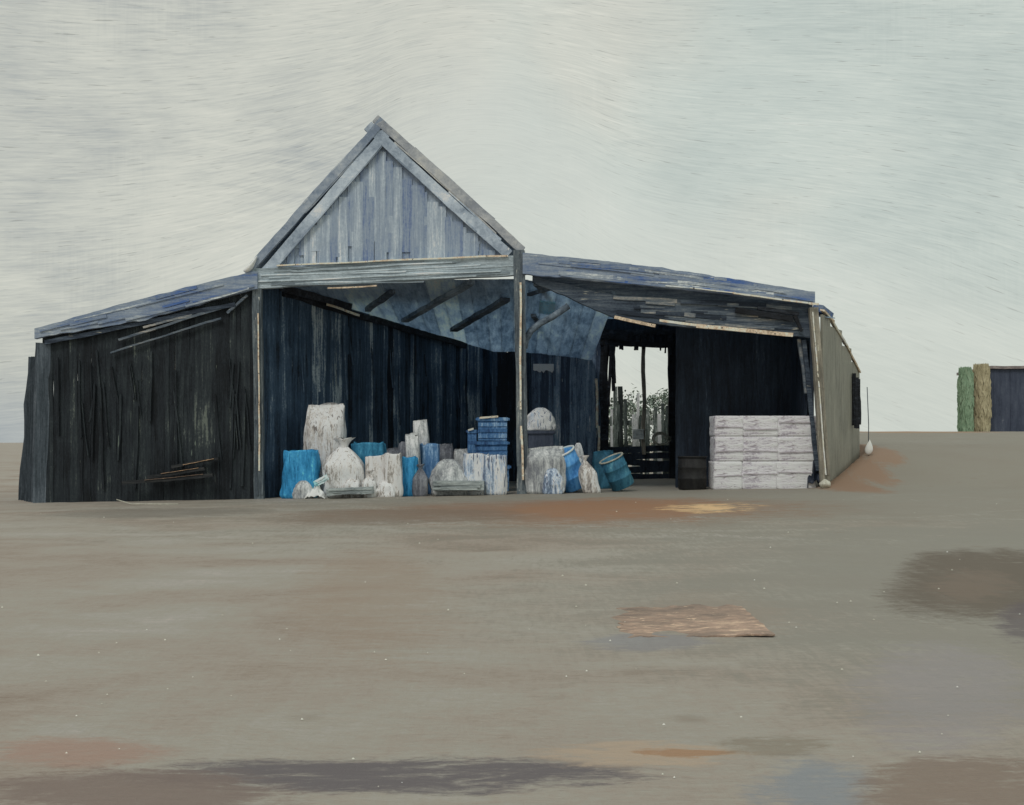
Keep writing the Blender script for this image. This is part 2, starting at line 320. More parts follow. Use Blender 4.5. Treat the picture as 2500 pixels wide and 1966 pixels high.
    col = stain_or_shade(col, 2260, 2480, 1385, 1480, (118, 104, 92), .6, .8, 1.4, 1.6)
    col = stain_or_shade(col, 2430, 2620, 1460, 1580, (92, 84, 86), .75, .6, .6)
    col = stain_or_shade(col, 1490, 1960, 1440, 1585, (140, 128, 116), .5, .8, .6)
    col = stain_or_shade(col, 1400, 1750, 1545, 1590, (120, 120, 126), .55, .7, .6)  # shadow under the plywood's near edge, painted into the mud colour
    col = stain_or_shade(col, -60, 420, 1790, 1880, (150, 126, 114), .9, .9, .6)
    col = stain_or_shade(col, 250, 1560, 1850, 1940, (100, 94, 95), 1.0, .8, .7, 1.4, 2.5)
    col = stain_or_shade(col, -120, 760, 1868, 2010, (118, 104, 97), .85, .7, .6)
    col = stain_or_shade(col, 1300, 1840, 1808, 1880, (164, 146, 128), .9, .8, .8, 1.2)
    col = stain_or_shade(col, 1540, 1790, 1826, 1852, (148, 114, 86), .8, .6, .7, .9)
    col = stain_or_shade(col, 1810, 2160, 1845, 2020, (128, 131, 135), .9, .9, .8, 1.2)
    col = stain_or_shade(col, 2085, 2620, 1845, 2030, (124, 109, 98), .85, .7, .8, 1.2, 3.0)
    col = stain_or_shade(col, 1740, 2040, 1790, 1850, (122, 112, 98), .6, .7, .7)
    col = blob(col, 9.7, 35.6, .9, 3.6, (134, 106, 86), .8)
    col = blob(col, 10.9, 38.3, .8, 3.0, (136, 108, 88), .8)
    col = blob(col, 12.0, 40.6, .8, 2.4, (138, 110, 90), .75)
    col = blob(col, 18.5, 58, 4.5, 4.0, (150, 118, 92), .8)
    db = nd(t, 'ShaderNodeTexVoronoi'); db.inputs['Scale'].default_value = 1.3; L.new(pos, db.inputs['Vector'])
    dk = noise_(t, pos, (.35, .35, 1), 1, 2, .5, .3, (7, 4, 0))
    col = mixc(t, math_(t, 'MULTIPLY', maprange(t, db.outputs['Distance'], .22, .02, 0, .45), maprange(t, dk, .5, .6)), col, C(124, 112, 100))
    # fine pale flecks where the brushed surface is worn
    fl = noise_(t, pos, (3.5, 30, 1), 1, 3, .6, .5, (2, 9, 0))
    col = mixc(t, maprange(t, fl, .72, .78, 0, .4), col, C(190, 178, 160))
    bs = nd(t, 'ShaderNodeBsdfPrincipled'); bs.inputs['Roughness'].default_value = .7; bs.inputs['Specular IOR Level'].default_value = .2
    L.new(col, bs.inputs['Base Color'])
    h = math_(t, 'MULTIPLY_ADD', gf, .35, math_(t, 'MULTIPLY_ADD', gn, .8, math_(t, 'MULTIPLY_ADD', st2, .4, math_(t, 'MULTIPLY_ADD', sd, .35, st))))
    bp = nd(t, 'ShaderNodeBump'); bp.inputs['Strength'].default_value = .45; bp.inputs['Distance'].default_value = .05
    L.new(h, bp.inputs['Height']); L.new(bp.outputs[0], bs.inputs['Normal'])
    out = nd(t, 'ShaderNodeOutputMaterial'); L.new(bs.outputs[0], out.inputs[0]); return m
xs = [i*.3 for i in range(-50, 51)]; g = .45
while xs[-1] < 3500: xs.append(xs[-1]+g); xs.insert(0, xs[0]-g); g *= 1.13
ys = [-60, -40, -25, -15, -8, -3, 0, 2]+[3+i*.3 for i in range(215)]; g = .4
while ys[-1] < 4200: ys.append(ys[-1]+g); g *= 1.12
mb = MB(); vs = []
for x in xs:
    for y in ys:
        n = 0.0
        if -3 < y < 70 and abs(x) < 40: n = .018*N(x*.9, y*.9)+.01*N(x*2.3, y*2.3, 4)
        vs.append((x, y, gz(x, y)+n))
W = len(ys)
mb.add(vs, [(i*W+j, (i+1)*W+j, (i+1)*W+j+1, i*W+j+1) for i in range(len(xs)-1) for j in range(W-1)], .5, True)
gr = mb.build('ground', ground_material()); gr['kind'] = 'structure'

# ------------------------------------------------------------------ barn
Y0 = 36.0
barn = thing('barn', 'blue grey open fronted barn with steep central gable and low lean-to wings', 'barn', (0, Y0, 0))
def bp(mb, name, mat, parent=None): return mb.build(name, M[mat], parent or barn, barn)
def Q(px, py, Y=Y0): q = P(px, py, Y); return (q.x, q.z)

# gable wall
apex, gl, gr_ = (926, 322), (612, 668), (1276, 640)
mb = MB(); mb.poly([Q(640, 660), Q(1258, 638), Q(926, 345)], 36.10, 36.16, .01, tone=.45)
xg = 655
while xg < 1250:
    w = random.uniform(14, 34); xc = xg+w/2
    top = (345+(926-xc)/(926-640)*315 if xc < 926 else 345+(xc-926)/(1258-926)*293)+random.uniform(14, 42)
    bot = random.uniform(590, 640) if random.random() < .25 else 645
    if top < bot-12:
        a, b = P(xc, bot, 36.07), P(xc+random.uniform(-3, 3), top, 36.07); yo = Vector((0, -random.uniform(0, .012), 0))
        mb.beam(a+yo, b+yo, w*.012*random.uniform(.9, 1.15), .04, 8, .012)
    xg += w*random.uniform(.55, .95)
bp(mb, 'gable_wall', 'gable')
# barge boards and roof edges
for (a, b, mat, sgn) in (((606, 652), (930, 288), 'roof_edge', 1), ((1282, 606), (922, 284), 'roof_taupe', -1)):
    p0, p1 = P(*a, 35.96), P(*b, 35.96)
    dn = Vector((.7*sgn, 0, -.7))
    mb = MB(); mb.beam(p0+dn*.1, p1+dn*.1, .23, .16, 24, .022, .4); mb.strokes(p0+dn*.1, p1+dn*.1, .26, 6, .02)
    bp(mb, 'roof_verge', mat)
    mb = MB(); q0, q1 = p0+dn*.36+Vector((.22*sgn, 0, .05)), p1+dn*.42
    mb.beam(q0, q1, .30, .12, 20, .02, .55); mb.strokes(q0, q1, .34, 6, .02)
    bp(mb, 'barge_board', 'barge')
# gable roof slopes behind
for (a, b) in ((606, 930), (1282, 926)):
    za, zb = (655, 286) if a == 606 else (608, 286)
    A, B = P(a, za, 36), P(b, zb, 36)
    mb = MB(); mb.sheet(lambda u, v: (A.x+(B.x-A.x)*u, 36.05+3.6*v, A.z+(B.z-A.z)*u-.05+.02*math.sin(v*46)), 6, 30, .07)
    bp(mb, 'gable_roof', 'roof_edge')
mb = MB(); mb.poly([Q(640, 655), Q(1258, 632), Q(926, 300)], 39.5, 39.6, .01); bp(mb, 'rear_gable', 'gable')
# front beam
mb = MB(); mb.beam(P(618, 681, 35.98), P(1284, 649, 35.98), .58, .24, 30, .018, .45)
mb.strokes(P(622, 681, 35.87), P(1282, 649, 35.87), .6, 13, .018, .03)
bp(mb, 'front_beam', 'beam')
mb = MB()
for (a, b, w) in (((676, 649), (960, 636), .04), ((930, 637), (1240, 625), .045), ((800, 704), (920, 698), .04)):
    mb.beam(P(*a, 35.80), P(*b, 35.80), w, .05, 14, .012)
bp(mb, 'drip_batten', 'pale')  # pale scraped lines, and a highlight low on the beam modelled as a bar
# white lump of flashing at the valley
mb = MB(); c = P(608, 653, 35.8); rows = []
for i in range(9):
    t = i/8; r = .17*math.sin(math.pi*(.06+.88*t)); cc = c+Vector((-.16+.4*t, 0, -.1+.42*t*t))
    rows.append([cc+Vector((0, math.cos(k)*r, math.sin(k)*r*(.7+.4*N(k, t*3)))) for k in [j*math.pi/6 for j in range(12)]])
mb.rings(rows); bp(mb, 'valley_flashing', 'white_flash')

# left lean-to: roof edge
def lerpline(pts, x):
    for (a, b), (c, d) in zip(pts, pts[1:]):
        if x <= c: return b+(d-b)*(x-a)/(c-a)
    return pts[-1][1]
Ltop = [(84, 803), (290, 744), (470, 698), (612, 664)]; Lbot = [(84, 826), (350, 782), (580, 716), (626, 706)]
def band(mb, top, bot, x0, x1, Y, th, n=34):
    r = []
    for i in range(n+1):
        x = x0+(x1-x0)*i/n; r.append((*Q(x, lerpline(top, x)+N(x*.03, 2)*3, Y), 0))
    for i in range(n, -1, -1):
        x = x0+(x1-x0)*i/n; r.append((*Q(x, lerpline(bot, x)+N(x*.03, 9)*4, Y), 0))
    m = len(r); vs = [(a, Y, b) for a, b, _ in r]+[(a, Y+th, b) for a, b, _ in r]
    fs = [tuple((i, i+1, m-2-i, m-1-i)) for i in range(n)]+[(i+m, m-1-i+m, m-2-i+m, i+1+m) for i in range(n)]+[(i, i+m, (i+1) % m+m, (i+1) % m) for i in range(m)]
    mb.add(vs, fs, .45)
mb = MB(); band(mb, Ltop, Lbot, 84, 628, 35.75, .2)
for i in range(16):
    x = random.uniform(95, 500); L = random.uniform(60, 190); u = random.uniform(.12, .9); x2 = min(620, x+L)
    y1 = lerpline(Ltop, x)*(1-u)+lerpline(Lbot, x)*u; y2 = lerpline(Ltop, x2)*(1-u)+lerpline(Lbot, x2)*u
    yy = 35.74-random.random()*.025
    mb.beam(P(x, y1, yy), P(x2, y2, yy), random.uniform(.04, .10), .03, 8, .014)
bp(mb, 'roof_verge', 'roof_blue')
def lean_roof(xa, za, xb, zb, Ya, Yb, drop):
    m2 = MB(); m2.sheet(lambda u, v: (xa+(xb-xa)*u, Ya+(Yb-Ya)*v, za+(zb-za)*u-drop*v+.015*math.sin(u*110)), 110, 6, .05); return m2
a, b = P(84, 812, 35.95), P(625, 676, 35.95)
bp(lean_roof(a.x, a.z, b.x, b.z, 35.96, 48.2, 1.0), 'lean_to_roof', 'roof_blue')
mb = MB()    # dark rails under the verge
for (p, q, w, tn) in (((110, 838), (575, 742), .12, .1), ((290, 830), (560, 745), .07, .75), ((270, 862), (540, 778), .05, .6), ((555, 765), (604, 722), .07, .7), ((350, 800), (470, 770), .06, .95)):
    mb.beam(P(*p, 35.86), P(*q, 35.86), w, .08, 14, .02, tn)
bp(mb, 'eaves_rail', 'beam_dark')
# front wall of near-black boards
A, B = P(108, 0, 36.02), P(628, 0, 36.02)
topf = lambda t: P(0, lerpline(Lbot, 108+520*t)-12, 36.02).z
mb = MB(); mb.boards((A.x, 36.03), (B.x, 36.03), topf, lambda t: gz(A.x+(B.x-A.x)*t, 36)-.08, .22, .05, -.01, .02, .0, .02)
for i in range(26):   # loose battens and splits
    x = random.uniform(125, 600); y0 = random.uniform(850, 1000); L = random.uniform(80, 260)
    if y0+L > 1200: L = 1195-y0
    mb.beam(P(x, y0, 35.94), P(x+random.uniform(-14, 22), y0+L, 35.94), random.uniform(.02, .07), .05, 9, .02)
bp(mb, 'boarded_wall', 'tar')
mb = MB()    # end boards, splayed
A = P(112, 0, 35.99); B2 = P(74, 0, 38.6)
for i in range(7):
    t = i/6; Yq = 35.95+2.6*t; top = P(108-24*t, (838 if i < 3 else 872), Yq); bt = P(96-34*t, 1216, Yq); bt.z = gz(bt.x, Yq)-.05
    mb.beam(bt, top, .36, .07, 9, .03, None, (.3, -.9, 0))
bp(mb, 'end_wall', 'tar_edge')

# posts
def post(x0, y0, x1, y1, w, Y, mat, strips=()):
    m2 = MB(); a, b = P(x1, y1, Y), P(x0, y0, Y); a.z = gz(a.x, Y)-.05
    m2.beam(a, b, w, .22, 20, .016, .5); m2.strokes(a+Vector((0, -.1, 0)), b+Vector((0, -.1, 0)), w*.9, 4, .014, .025, .02, .3, .8)
    o = bp(m2, 'post', mat)
    for (sx, sy, ex, ey, sw) in strips:
        m3 = MB(); m3.beam(P(sx, sy, Y-.2), P(ex, ey, Y-.2), sw, .04, 26, .012); bp(m3, 'edge_strip', 'pale', o)
post(628, 700, 634, 1210, .27, 36.0, 'post', [(630, 765, 632, 1000, .035), (632, 985, 633, 1150, .04)])
post(1268, 612, 1276, 1200, .32, 35.95, 'post', [(1271, 690, 1271, 1000, .055), (1272, 1040, 1277, 1172, .06)])

# right lean-to: roof edge, beams
Rtop = [(1270, 616), (1600, 652), (1760, 676), (1980, 712)]; Rmid = [(1270, 668), (1600, 700), (1760, 716), (1980, 742)]
mb = MB(); band(mb, Rtop, Rmid, 1276, 1990, 35.72, .22, 44)
for i in range(34):
    x = random.uniform(1285, 1800); L = random.uniform(80, 260); x2 = min(1985, x+L); u = random.uniform(.03, .95)
    y1 = lerpline(Rtop, x)*(1-u)+lerpline(Rmid, x)*u; y2 = lerpline(Rtop, x2)*(1-u)+lerpline(Rmid, x2)*u
    yy = 35.715-random.random()*.025; mb.beam(P(x, y1, yy), P(x2, y2, yy), random.uniform(.04, .12), .03, 9, .014)
bp(mb, 'roof_verge', 'roof_blue')
Rb0 = [(1290, 672), (1500, 722), (1990, 745)]; Rb1 = [(1290, 684), (1500, 776), (1640, 795), (1990, 826)]
mb = MB(); band(mb, Rb0, Rb1, 1300, 1978, 36.0, .2, 44)
for i in range(26):
    x = random.uniform(1480, 1800); L = random.uniform(70, 220); x2 = min(1965, x+L); u = random.uniform(.05, .95)
    y1 = lerpline(Rb0, x)*(1-u)+lerpline(Rb1, x)*u; y2 = lerpline(Rb0, x2)*(1-u)+lerpline(Rb1, x2)*u
    yy = 35.99-random.random()*.03; mb.beam(P(x, y1, yy), P(x2, y2, yy), random.uniform(.04, .13), .03, 9, .016)
mb_ = MB(); band(mb_, [(x, y-14) for x, y in Rmid], [(x, y+14) for x, y in Rb0], 1300, 1984, 36.22, .1, 40); bp(mb_, 'fascia_board', 'beam_dark')
bp(mb, 'edge_beam', 'beam_dark')
mb = MB()
for (p, q, w) in (((1500, 774), (1600, 796), .09), ((1610, 783), (1760, 803), .07), ((1700, 796), (1936, 818), .11), ((1684, 703), (1800, 716), .03), ((1790, 716), (1978, 741), .045), ((1975, 741), (1998, 743), .06)):
    mb.beam(P(*p, 35.64), P(*q, 35.64), w, .05, 12, .012)
bp(mb, 'drip_batten', 'pale')  # pale bars: scraped lines above, painted lit edge of the fascia below
mb = MB(); mb.beam(P(1795, 757, 35.86), P(1935, 778, 35.86), .16, .06, 9, .02); mb.beam(P(1850, 752, 35.87), P(1950, 766, 35.87), .1, .06, 9, .02); mb.beam(P(1940, 770, 35.85), P(1958, 808, 35.85), .1, .06, 6, .02)
bp(mb, 'beam_gap', 'black')  # solid black bars standing for the shade in the beam's gaps
# corner post of buff timber, end wall, its verge and black board
post(1986, 752, 2014, 1186, .25, 35.9, 'buff', [(1984, 762, 1998, 920, .03), (1998, 930, 2016, 1160, .03)])  # the pale strips paint a highlight down the corner post
mb = MB(); mb.beam(P(1962, 830, 36.2), P(1996, 1150, 36.2), .12, .1, 14, .02, .3); mb.beam(P(1950, 828, 36.3), P(1968, 960, 36.3), .1, .1, 10, .02, .9)
bp(mb, 'door_post', 'beam_dark')
E0, E1 = P(2006, 0, 36.05), P(2096, 0, 41.2)
ztop = [(0, P(0, 762, 36.05).z), (.22, P(0, 784, 37.2).z), (.55, P(0, 836, 38.9).z), (1, P(0, 912, 41.2).z)]
mb = MB(); mb.boards((E0.x, E0.y), (E1.x, E1.y), lambda t: lerpline(ztop, t), lambda t: gz(E0.x+(E1.x-E0.x)*t+.2, 36.05+5.15*t)-.25, 1.3, .05, -.06, .008, .02)
bp(mb, 'end_wall', 'olive')
mb = MB()
for (t0, t1, w, z) in ((0, .25, .05, .05), (.2, .6, .05, .04), (.58, 1.0, .04, .05)):
    q0 = Vector((E0.x+(E1.x-E0.x)*t0, E0.y+(E1.y-E0.y)*t0-.08, lerpline(ztop, t0)+z)); q1 = Vector((E0.x+(E1.x-E0.x)*t1, E0.y+(E1.y-E0.y)*t1-.08, lerpline(ztop, t1)+z))
    mb.beam(q0, q1, w, .14, 9, .012)
bp(mb, 'verge_trim', 'pale')
mb = MB(); mb.beam(P(1996, 752, 36.3), P(2022, 772, 37.2), .22, .3, 6, .01); bp(mb, 'verge_cap', 'roof_blue')
mb = MB()
for i in range(6):
    x = 2074+i*5; mb.beam(P(x, 1052+random.uniform(-20, 12), 40.0-.02*i), P(x-3, 898+i*6+random.uniform(-6, 10), 40.0-.02*i), random.uniform(.06, .12), .05, 8, .03)
bp(mb, 'black_board', 'black')

# interior: deck underside, partition, rear walls
def ceil_z(x, Y):
    zf = P(0, 684, 36.3).z if x < .3 else P(0, 684, 36.3).z-.122*(x-.3)
    k = 0 if x < 3.12 else 1
    return (zf-.105*(Y-36.3))*(1-k)+(zf+(6.45-zf)*min(1, (Y-36.3)/9))*k
def ceil_pt(px, py, d=.1):
    lo, hi = 36.2, 80.0      # march the view ray on to the deck
    for _ in range(60):
        mid = (lo+hi)/2; q = P(px, py, mid)
        if q.z < ceil_z(q.x, mid)-d: lo = mid
        else: hi = mid
    return P(px, py, lo)
PA, PB = (P(640, 0, 36.5).x, 36.5), (P(1200, 0, 48).x, 48.0)
mb = MB(); xl = P(640, 0, 36.3).x
for i in range(38):
    dz = random.uniform(0, .02)
    xa, xb = (xl+(3.11-xl)*i/24, xl+(3.11-xl)*(i+1)/24) if i < 24 else (3.13+6.4*(i-24)/14, 3.13+6.4*(i-23)/14)
    tn = random.random()
    mb.sheet(lambda u, v: (xa+(xb-xa)*u, 36.25+11.9*v, ceil_z(xa+(xb-xa)*u, 36.25+11.9*v)+dz+.02*N(v*9, i)), 2, 14, .03, tn)
bp(mb, 'deck', 'ceil')
ptop = lambda t: ceil_z(PA[0]+(PB[0]-PA[0])*t, PA[1]+(PB[1]-PA[1])*t)-.02
mb = MB(); mb.boards(PA, PB, ptop, lambda t: gz(PA[0]+(PB[0]-PA[0])*t, PA[1]+(PB[1]-PA[1])*t)-.05, .3, .05, -.02, .02, .0)
for i in range(22):
    t = random.uniform(.06, .92); x, y = PA[0]+(PB[0]-PA[0])*t, PA[1]+(PB[1]-PA[1])*t; z1 = ptop(t)-random.uniform(.4, 1.6); z0 = z1-random.uniform(.8, 2.6)
    mb.beam((x+.06, y-.09, max(.4, z0)), (x+.02+random.uniform(-.12, .02), y-.09, z1), random.uniform(.02, .06), .04, 9, .014)
x0_, y0_ = PA; x1_, y1_ = PB
mb.add([(x0_, y0_+.2, -.2), (x1_+.15, y1_+.2, -.2), (x1_+.15, y1_+.2, ptop(1)), (x0_, y0_+.2, ptop(0)), (x0_, y0_+.25, -.2), (x1_+.15, y1_+.25, -.2), (x1_+.15, y1_+.25, ptop(1)), (x0_, y0_+.25, ptop(0))], [(0, 1, 2, 3), (7, 6, 5, 4), (0, 4, 5, 1), (1, 5, 6, 2), (2, 6, 7, 3), (3, 7, 4, 0)], .3)
bp(mb, 'partition', 'navy')
mb = MB()
q0, q1 = ceil_pt(690, 712), ceil_pt(1135, 842)
mb.beam(q0+Vector((0, -.1, -.06)), q1+Vector((0, -.1, -.05)), .2, .2, 20, .03)
mb.beam(ceil_pt(690, 704)+Vector((0, -.3, 0)), ceil_pt(860, 752)+Vector((0, -.3, 0)), .2, .1, 12, .03)
bp(mb, 'top_plate', 'black')
mb = MB(); mb.beam(ceil_pt(802, 742)+Vector((0, -.35, -.06)), ceil_pt(880, 768)+Vector((0, -.35, -.06)), .07, .05, 9, .014); mb.beam(ceil_pt(900, 776)+Vector((0, -.3, -.1)), ceil_pt(1100, 838)+Vector((0, -.3, -.05)), .035, .05, 9, .014)
bp(mb, 'edge_strip', 'pale')
for (a, b, w) in (((897, 757), (957, 713), .2), ((988, 783), (1150, 690), .24), ((1108, 806), (1235, 732), .28)):
    mb = MB(); mb.beam(ceil_pt(*a), ceil_pt(*b), w, .12, 12, .03, None, (0, 0, 1)); bp(mb, 'strut', 'strut')
for (a, b, w) in (((1310, 694), (1470, 800), .2), ((1440, 740), (1500, 716), .14), ((1300, 770), (1420, 880), .16), ((1290, 720), (1360, 700), .12)):
    mb = MB(); mb.beam(ceil_pt(*a, .13), ceil_pt(*b, .13), w, .1, 12, .03, None, (0, 0, 1)); bp(mb, 'strut', 'strut')
mb = MB(); pts = [P(1280, 850, 36.2), P(1284, 830, 36.2), P(1296, 808, 36.2), P(1318, 790, 36.2), P(1350, 773, 36.2), P(1388, 747, 36.2)]
mb.tube(pts, .1, 10); bp(mb, 'knee_brace', 'strut')
mb = MB(); a = ceil_pt(1335, 752, .06)
for (px, py) in ((1335, 752), ):
    mb.sheet(lambda u, v: (a.x-.25+.5*u, a.y-.9+1.8*v, ceil_z(a.x-.25+.5*u, a.y-.9+1.8*v)-.05), 3, 3, .03)
bp(mb, 'skylight', 'skylight')
YB = 48.0
cz = lambda x: ceil_z(x, YB)
def bw(px0, px1, topy, boty, w, name, mat, Y=YB):
    a, b = P(px0, 0, Y), P(px1, 0, Y)
    tp = (lambda t: cz(a.x+(b.x-a.x)*t)-.02) if topy is None else (lambda t: P(0, topy, Y).z)
    bt = (lambda t: gz(a.x+(b.x-a.x)*t, Y)-.05) if boty is None else (lambda t: P(0, boty, Y).z)
    m2 = MB(); m2.boards((a.x, Y), (b.x, Y), tp, bt, w, .05, -.02, .02, .02, .02)
    m2.poly([(a.x-.05, bt(0)), (b.x+.05, bt(1)), (b.x+.05, tp(1)), (a.x-.05, tp(0))], Y+.06, Y+.10, .0, 9, .3); return bp(m2, name, mat)
bw(1195, 1300, None, None, .3, 'rear_wall', 'navy')
bw(1300, 1466, None, None, .26, 'rear_wall', 'inner_grey', 47.9)
bw(1462, 1650, None, 838, .3, 'rear_wall', 'dark_inner')
bw(1645, 1985, None, None, .3, 'rear_wall', 'dark_inner', 47.9)
m2 = MB(); a, b = P(1652, 0, 38.6), P(1975, 0, 38.6); m2.boards((a.x, 38.6), (b.x, 38.6), lambda t: ceil_z(a.x+(b.x-a.x)*t, 38.6)-.02, lambda t: gz(a.x, 38.6)-.05, .3, .05, -.02, .02, .0); bp(m2, 'pen_wall', 'dark_inner')
m2 = MB(); m2.boards((a.x, 38.65), (6.5, 47.8), lambda t: ceil_z(a.x+1.3*t, 38.6+9.2*t)-.02, lambda t: .1, .3, .05, -.02, .02, .0); bp(m2, 'pen_wall', 'dark_inner')
mb = MB()
for i in range(5): mb.beam(P(1470, 1098+i*17+random.uniform(-3, 3), 47.8), P(1660, 1096+i*17+random.uniform(-3, 3), 47.8), .24, .06, 12, .03)
bp(mb, 'low_barrier', 'dark_inner')
for (x, y0, y1, w, mt) in ((1476, 830, 1170, .3, 'black'), (1642, 830, 1170, .28, 'black'), (1572, 815, 1110, .14, 'buff')):
    m2 = MB(); m2.beam(P(x, y1, 47.7), P(x-2, y0, 47.7), w, .16, 16, .03); bp(m2, 'door_post', mt)
m2 = MB(); m2.beam(P(1455, 925, 47.6), P(1458, 1045, 47.6), .09, .05, 14, .02); m2.beam(P(1462, 1040, 47.6), P(1462, 1108, 47.6), .09, .05, 10, .02); bp(m2, 'edge_strip', 'pale')
m2 = MB(); m2.beam(P(1466, 815, 47.5), P(1545, 822, 47.5), .34, .14, 12, .05); m2.beam(P(1465, 836, 47.55), P(1645, 842, 47.55), .2, .12, 14, .04); bp(m2, 'lintel', 'black')
m2 = MB(); m2.beam(P(1466, 811, 47.62), P(1656, 811, 47.62), .2, .2, 10, .02)
for i in range(24):
    x = random.uniform(1470, 1650); L = random.uniform(6, 36)*(1.5 if x < 1510 or x > 1622 else .7); m2.beam(P(x, 808, 47.6-.02*(i % 5)), P(x+random.uniform(-5, 5), 832+L, 47.6-.02*(i % 5)), random.uniform(.05, .2), .03, 6, .03)
for i in range(8):
    sx = random.choice((1484, 1636)); x = sx+random.uniform(-6, 14)*(1 if sx < 1500 else -1); y = random.uniform(840, 1000); m2.beam(P(x, 811, 47.55-.02*(i % 5)), P(x+random.uniform(-6, 6), y+random.uniform(40, 150), 47.55-.02*(i % 5)), random.uniform(.04, .14), .03, 7, .03)
bp(m2, 'tattered_lining', 'black')
# partition on the right inside, closing the bay behind the bales
m2 = MB(); a, b = P(1962, 0, 36.6), P(1960, 0, 47.8)
m2.boards((8.75, 36.5), (8.95, 47.8), lambda t: ceil_z(8.8, 36.5+11.3*t)-.02, lambda t: .1, .3, .05, -.02); bp(m2, 'side_wall', 'dark_inner')
m2 = MB(); m2.boards((P(84, 0, 48).x+1.5, 48.1), (PB[0]+.1, 48.1), lambda t: 4.0+1.1*t, lambda t: -.3, .4, .05, -.02); bp(m2, 'rear_wall', 'tar')

# ------------------------------------------------------------------ sacks, drums, crates
def sack(px0, py0, px1, Y, mat, label, name='sack', style='fold', lean=0.0, seed=None, dep=.62, base=None, cat='sack', group='sacks heaped along the front of the barn', neck_mat=None, flare=.0, ztop=None):
    seed = seed if seed is not None else random.random()*50
    Y = Y-.95 if Y < 38.6 and base is None else Y
    cx = (px0+px1)/2; c = P(cx, 0, Y); w = (px1-px0)*Y/F*1.12; zt = P(0, py0, Y).z
    z0 = gz(c.x, Y)-.02 if base is None else base
    h = zt-z0; root = thing(name, label, cat, (c.x, Y, z0), group)
    na, nz = 44, 26; rows = []
    hb = h if style in ('fold', 'open') else h*.86
    for i in range(nz+1):
        t = i/nz; row = []
        k = 1.0
        if t < .07: k = .86+.14*math.sqrt(t/.07)
        kw = k*(1+.05*math.sin(math.pi*t)+flare*(t-.5)); kd = kw
        if style == 'fold' and t > .72: e = (t-.72)/.28; kd *= 1-.72*e*e; kw *= 1-.06*e
        if style == 'tied' and t > .62: e = (t-.62)/.38; s = 1-.78*e**1.4; kw *= s; kd *= s
        if style == 'dome': s = math.sqrt(max(.02, 1-(t*.98)**2.4)); kw *= s; kd *= s
        for j in range(na):
            a = j*2*math.pi/na; ca, sa = math.cos(a), math.sin(a)
            pw = .62; x = math.copysign(abs(ca)**pw, ca)*w/2*kw; y = math.copysign(abs(sa)**pw, sa)*w*dep/2*kd
            f = 1+.07*math.sin(8*a+4*N(seed, t*1.5))*(.3+.7*t)*.6+.10*N(ca*2.2+seed, sa*2.2, t*h*1.2)+.07*N(ca*6+seed, sa*6, t*h*2.5)
            if style == 'dome': f += .22*N(ca*2.6+seed*2, sa*2.6, t*3)+.10*N(ca*7, sa*7+seed, t*6)
            z = hb*t+(.06*h*N(ca*1.6, sa*1.6, seed+3)*t if style != 'dome' else 0)
            if style == 'open' and i == nz: z += .03*h*N(ca*2, sa*2, seed)
            row.append(Vector((c.x+x*f+lean*h*t+.04*w*N(t*3, seed), Y+y*f, z0+max(0, z))))
        rows.append(row)
    if style == 'open':
        top = rows[-1]; cen = sum(top, Vector())/na
        rows.append([cen+(q-cen)*.86+Vector((0, 0, -.03*h)) for q in top]); rows.append([cen+(q-cen)*.6+Vector((0, 0, -.12*h)) for q in top])
    m2 = MB(); m2.rings(rows, tone=random.random()); m2.build('body', M[mat], root, root)
    tc = sum(rows[nz], Vector())/na
    if style == 'fold':
        m2 = MB(); hw = w*.46
        m2.beam(tc+Vector((-hw, -.02, -.03)), tc+Vector((hw, .02, .02)), .10, .10, 14, .05); m2.build('rolled_top', M[neck_mat or mat], root, root)
    if style == 'tied':
        m2 = MB(); rr = []
        for i in range(8):
            t = i/7; r = w*(.09+.17*t*t); rr.append([tc+Vector((math.cos(k*math.pi/9)*r*(1+.2*math.sin(5*k*math.pi/9)), math.sin(k*math.pi/9)*r*.7, -.02+h*.16*t+.03*math.sin(k*1.3)*t)) for k in range(18)])
        m2.rings(rr, False, True); m2.build('tied_neck', M[neck_mat or mat], root, root)
    return root
g1 = 'sacks heaped along the front of the barn'
sack(694, 1100, 770, 37.0, 'cyan', 'bright blue sack at the left end of the heap, beside the left post', style='open', lean=.03, flare=-.05)
sack(751, 992, 832, 37.9, 'sack_c', 'tallest off white bulk sack with crumpled top, standing behind the shorter white ones', style='fold', lean=.02)
sack(799, 1072, 886, 37.05, 'sack_w', 'squat white sack with twisted tied neck in front of the tallest sack', style='tied', lean=-.02)
sack(866, 1081, 938, 37.9, 'teal', 'teal blue sack half hidden behind two white sacks, right of the tied one', style='open')
sack(898, 1114, 950, 36.95, 'sack_w', 'pale white sack in front of the teal blue sack', style='open', lean=-.03)
sack(944, 1107, 981, 36.75, 'sack_w', 'narrow white sack with ragged top at the very front, left of a blue one', style='open', lean=-.03, dep=.9)
sack(888, 1150, 917, 36.55, 'sack_c', 'small pinkish white bag squeezed between two large white sacks', style='tied', dep=.9)
sack(979, 1116, 1018, 37.15, 'cyan', 'slim bright blue sack right of the narrow white one', style='open', dep=.8)
sack(974, 1082, 1004, 38.0, 'sack_d', 'slate grey sack standing behind the slim blue one', style='fold', dep=.8)
sack(999, 1064, 1029, 37.7, 'sack_g', 'narrow light grey sack leaning between the slim blue one and a mid blue one', style='fold', lean=-.06, dep=.9)
sack(1020, 1030, 1052, 38.5, 'sack_g', 'slim tall grey sack standing furthest back, against the dark partition', style='fold', lean=-.06, dep=.9)
sack(1031, 1084, 1070, 38.1, 'blue', 'mid blue sack behind the rounded grey white one', style='open', dep=.8)
sack(1010, 1134, 1043, 36.95, 'sack_d', 'short dark grey sack right of the slim bright blue one', style='tied', dep=.9)
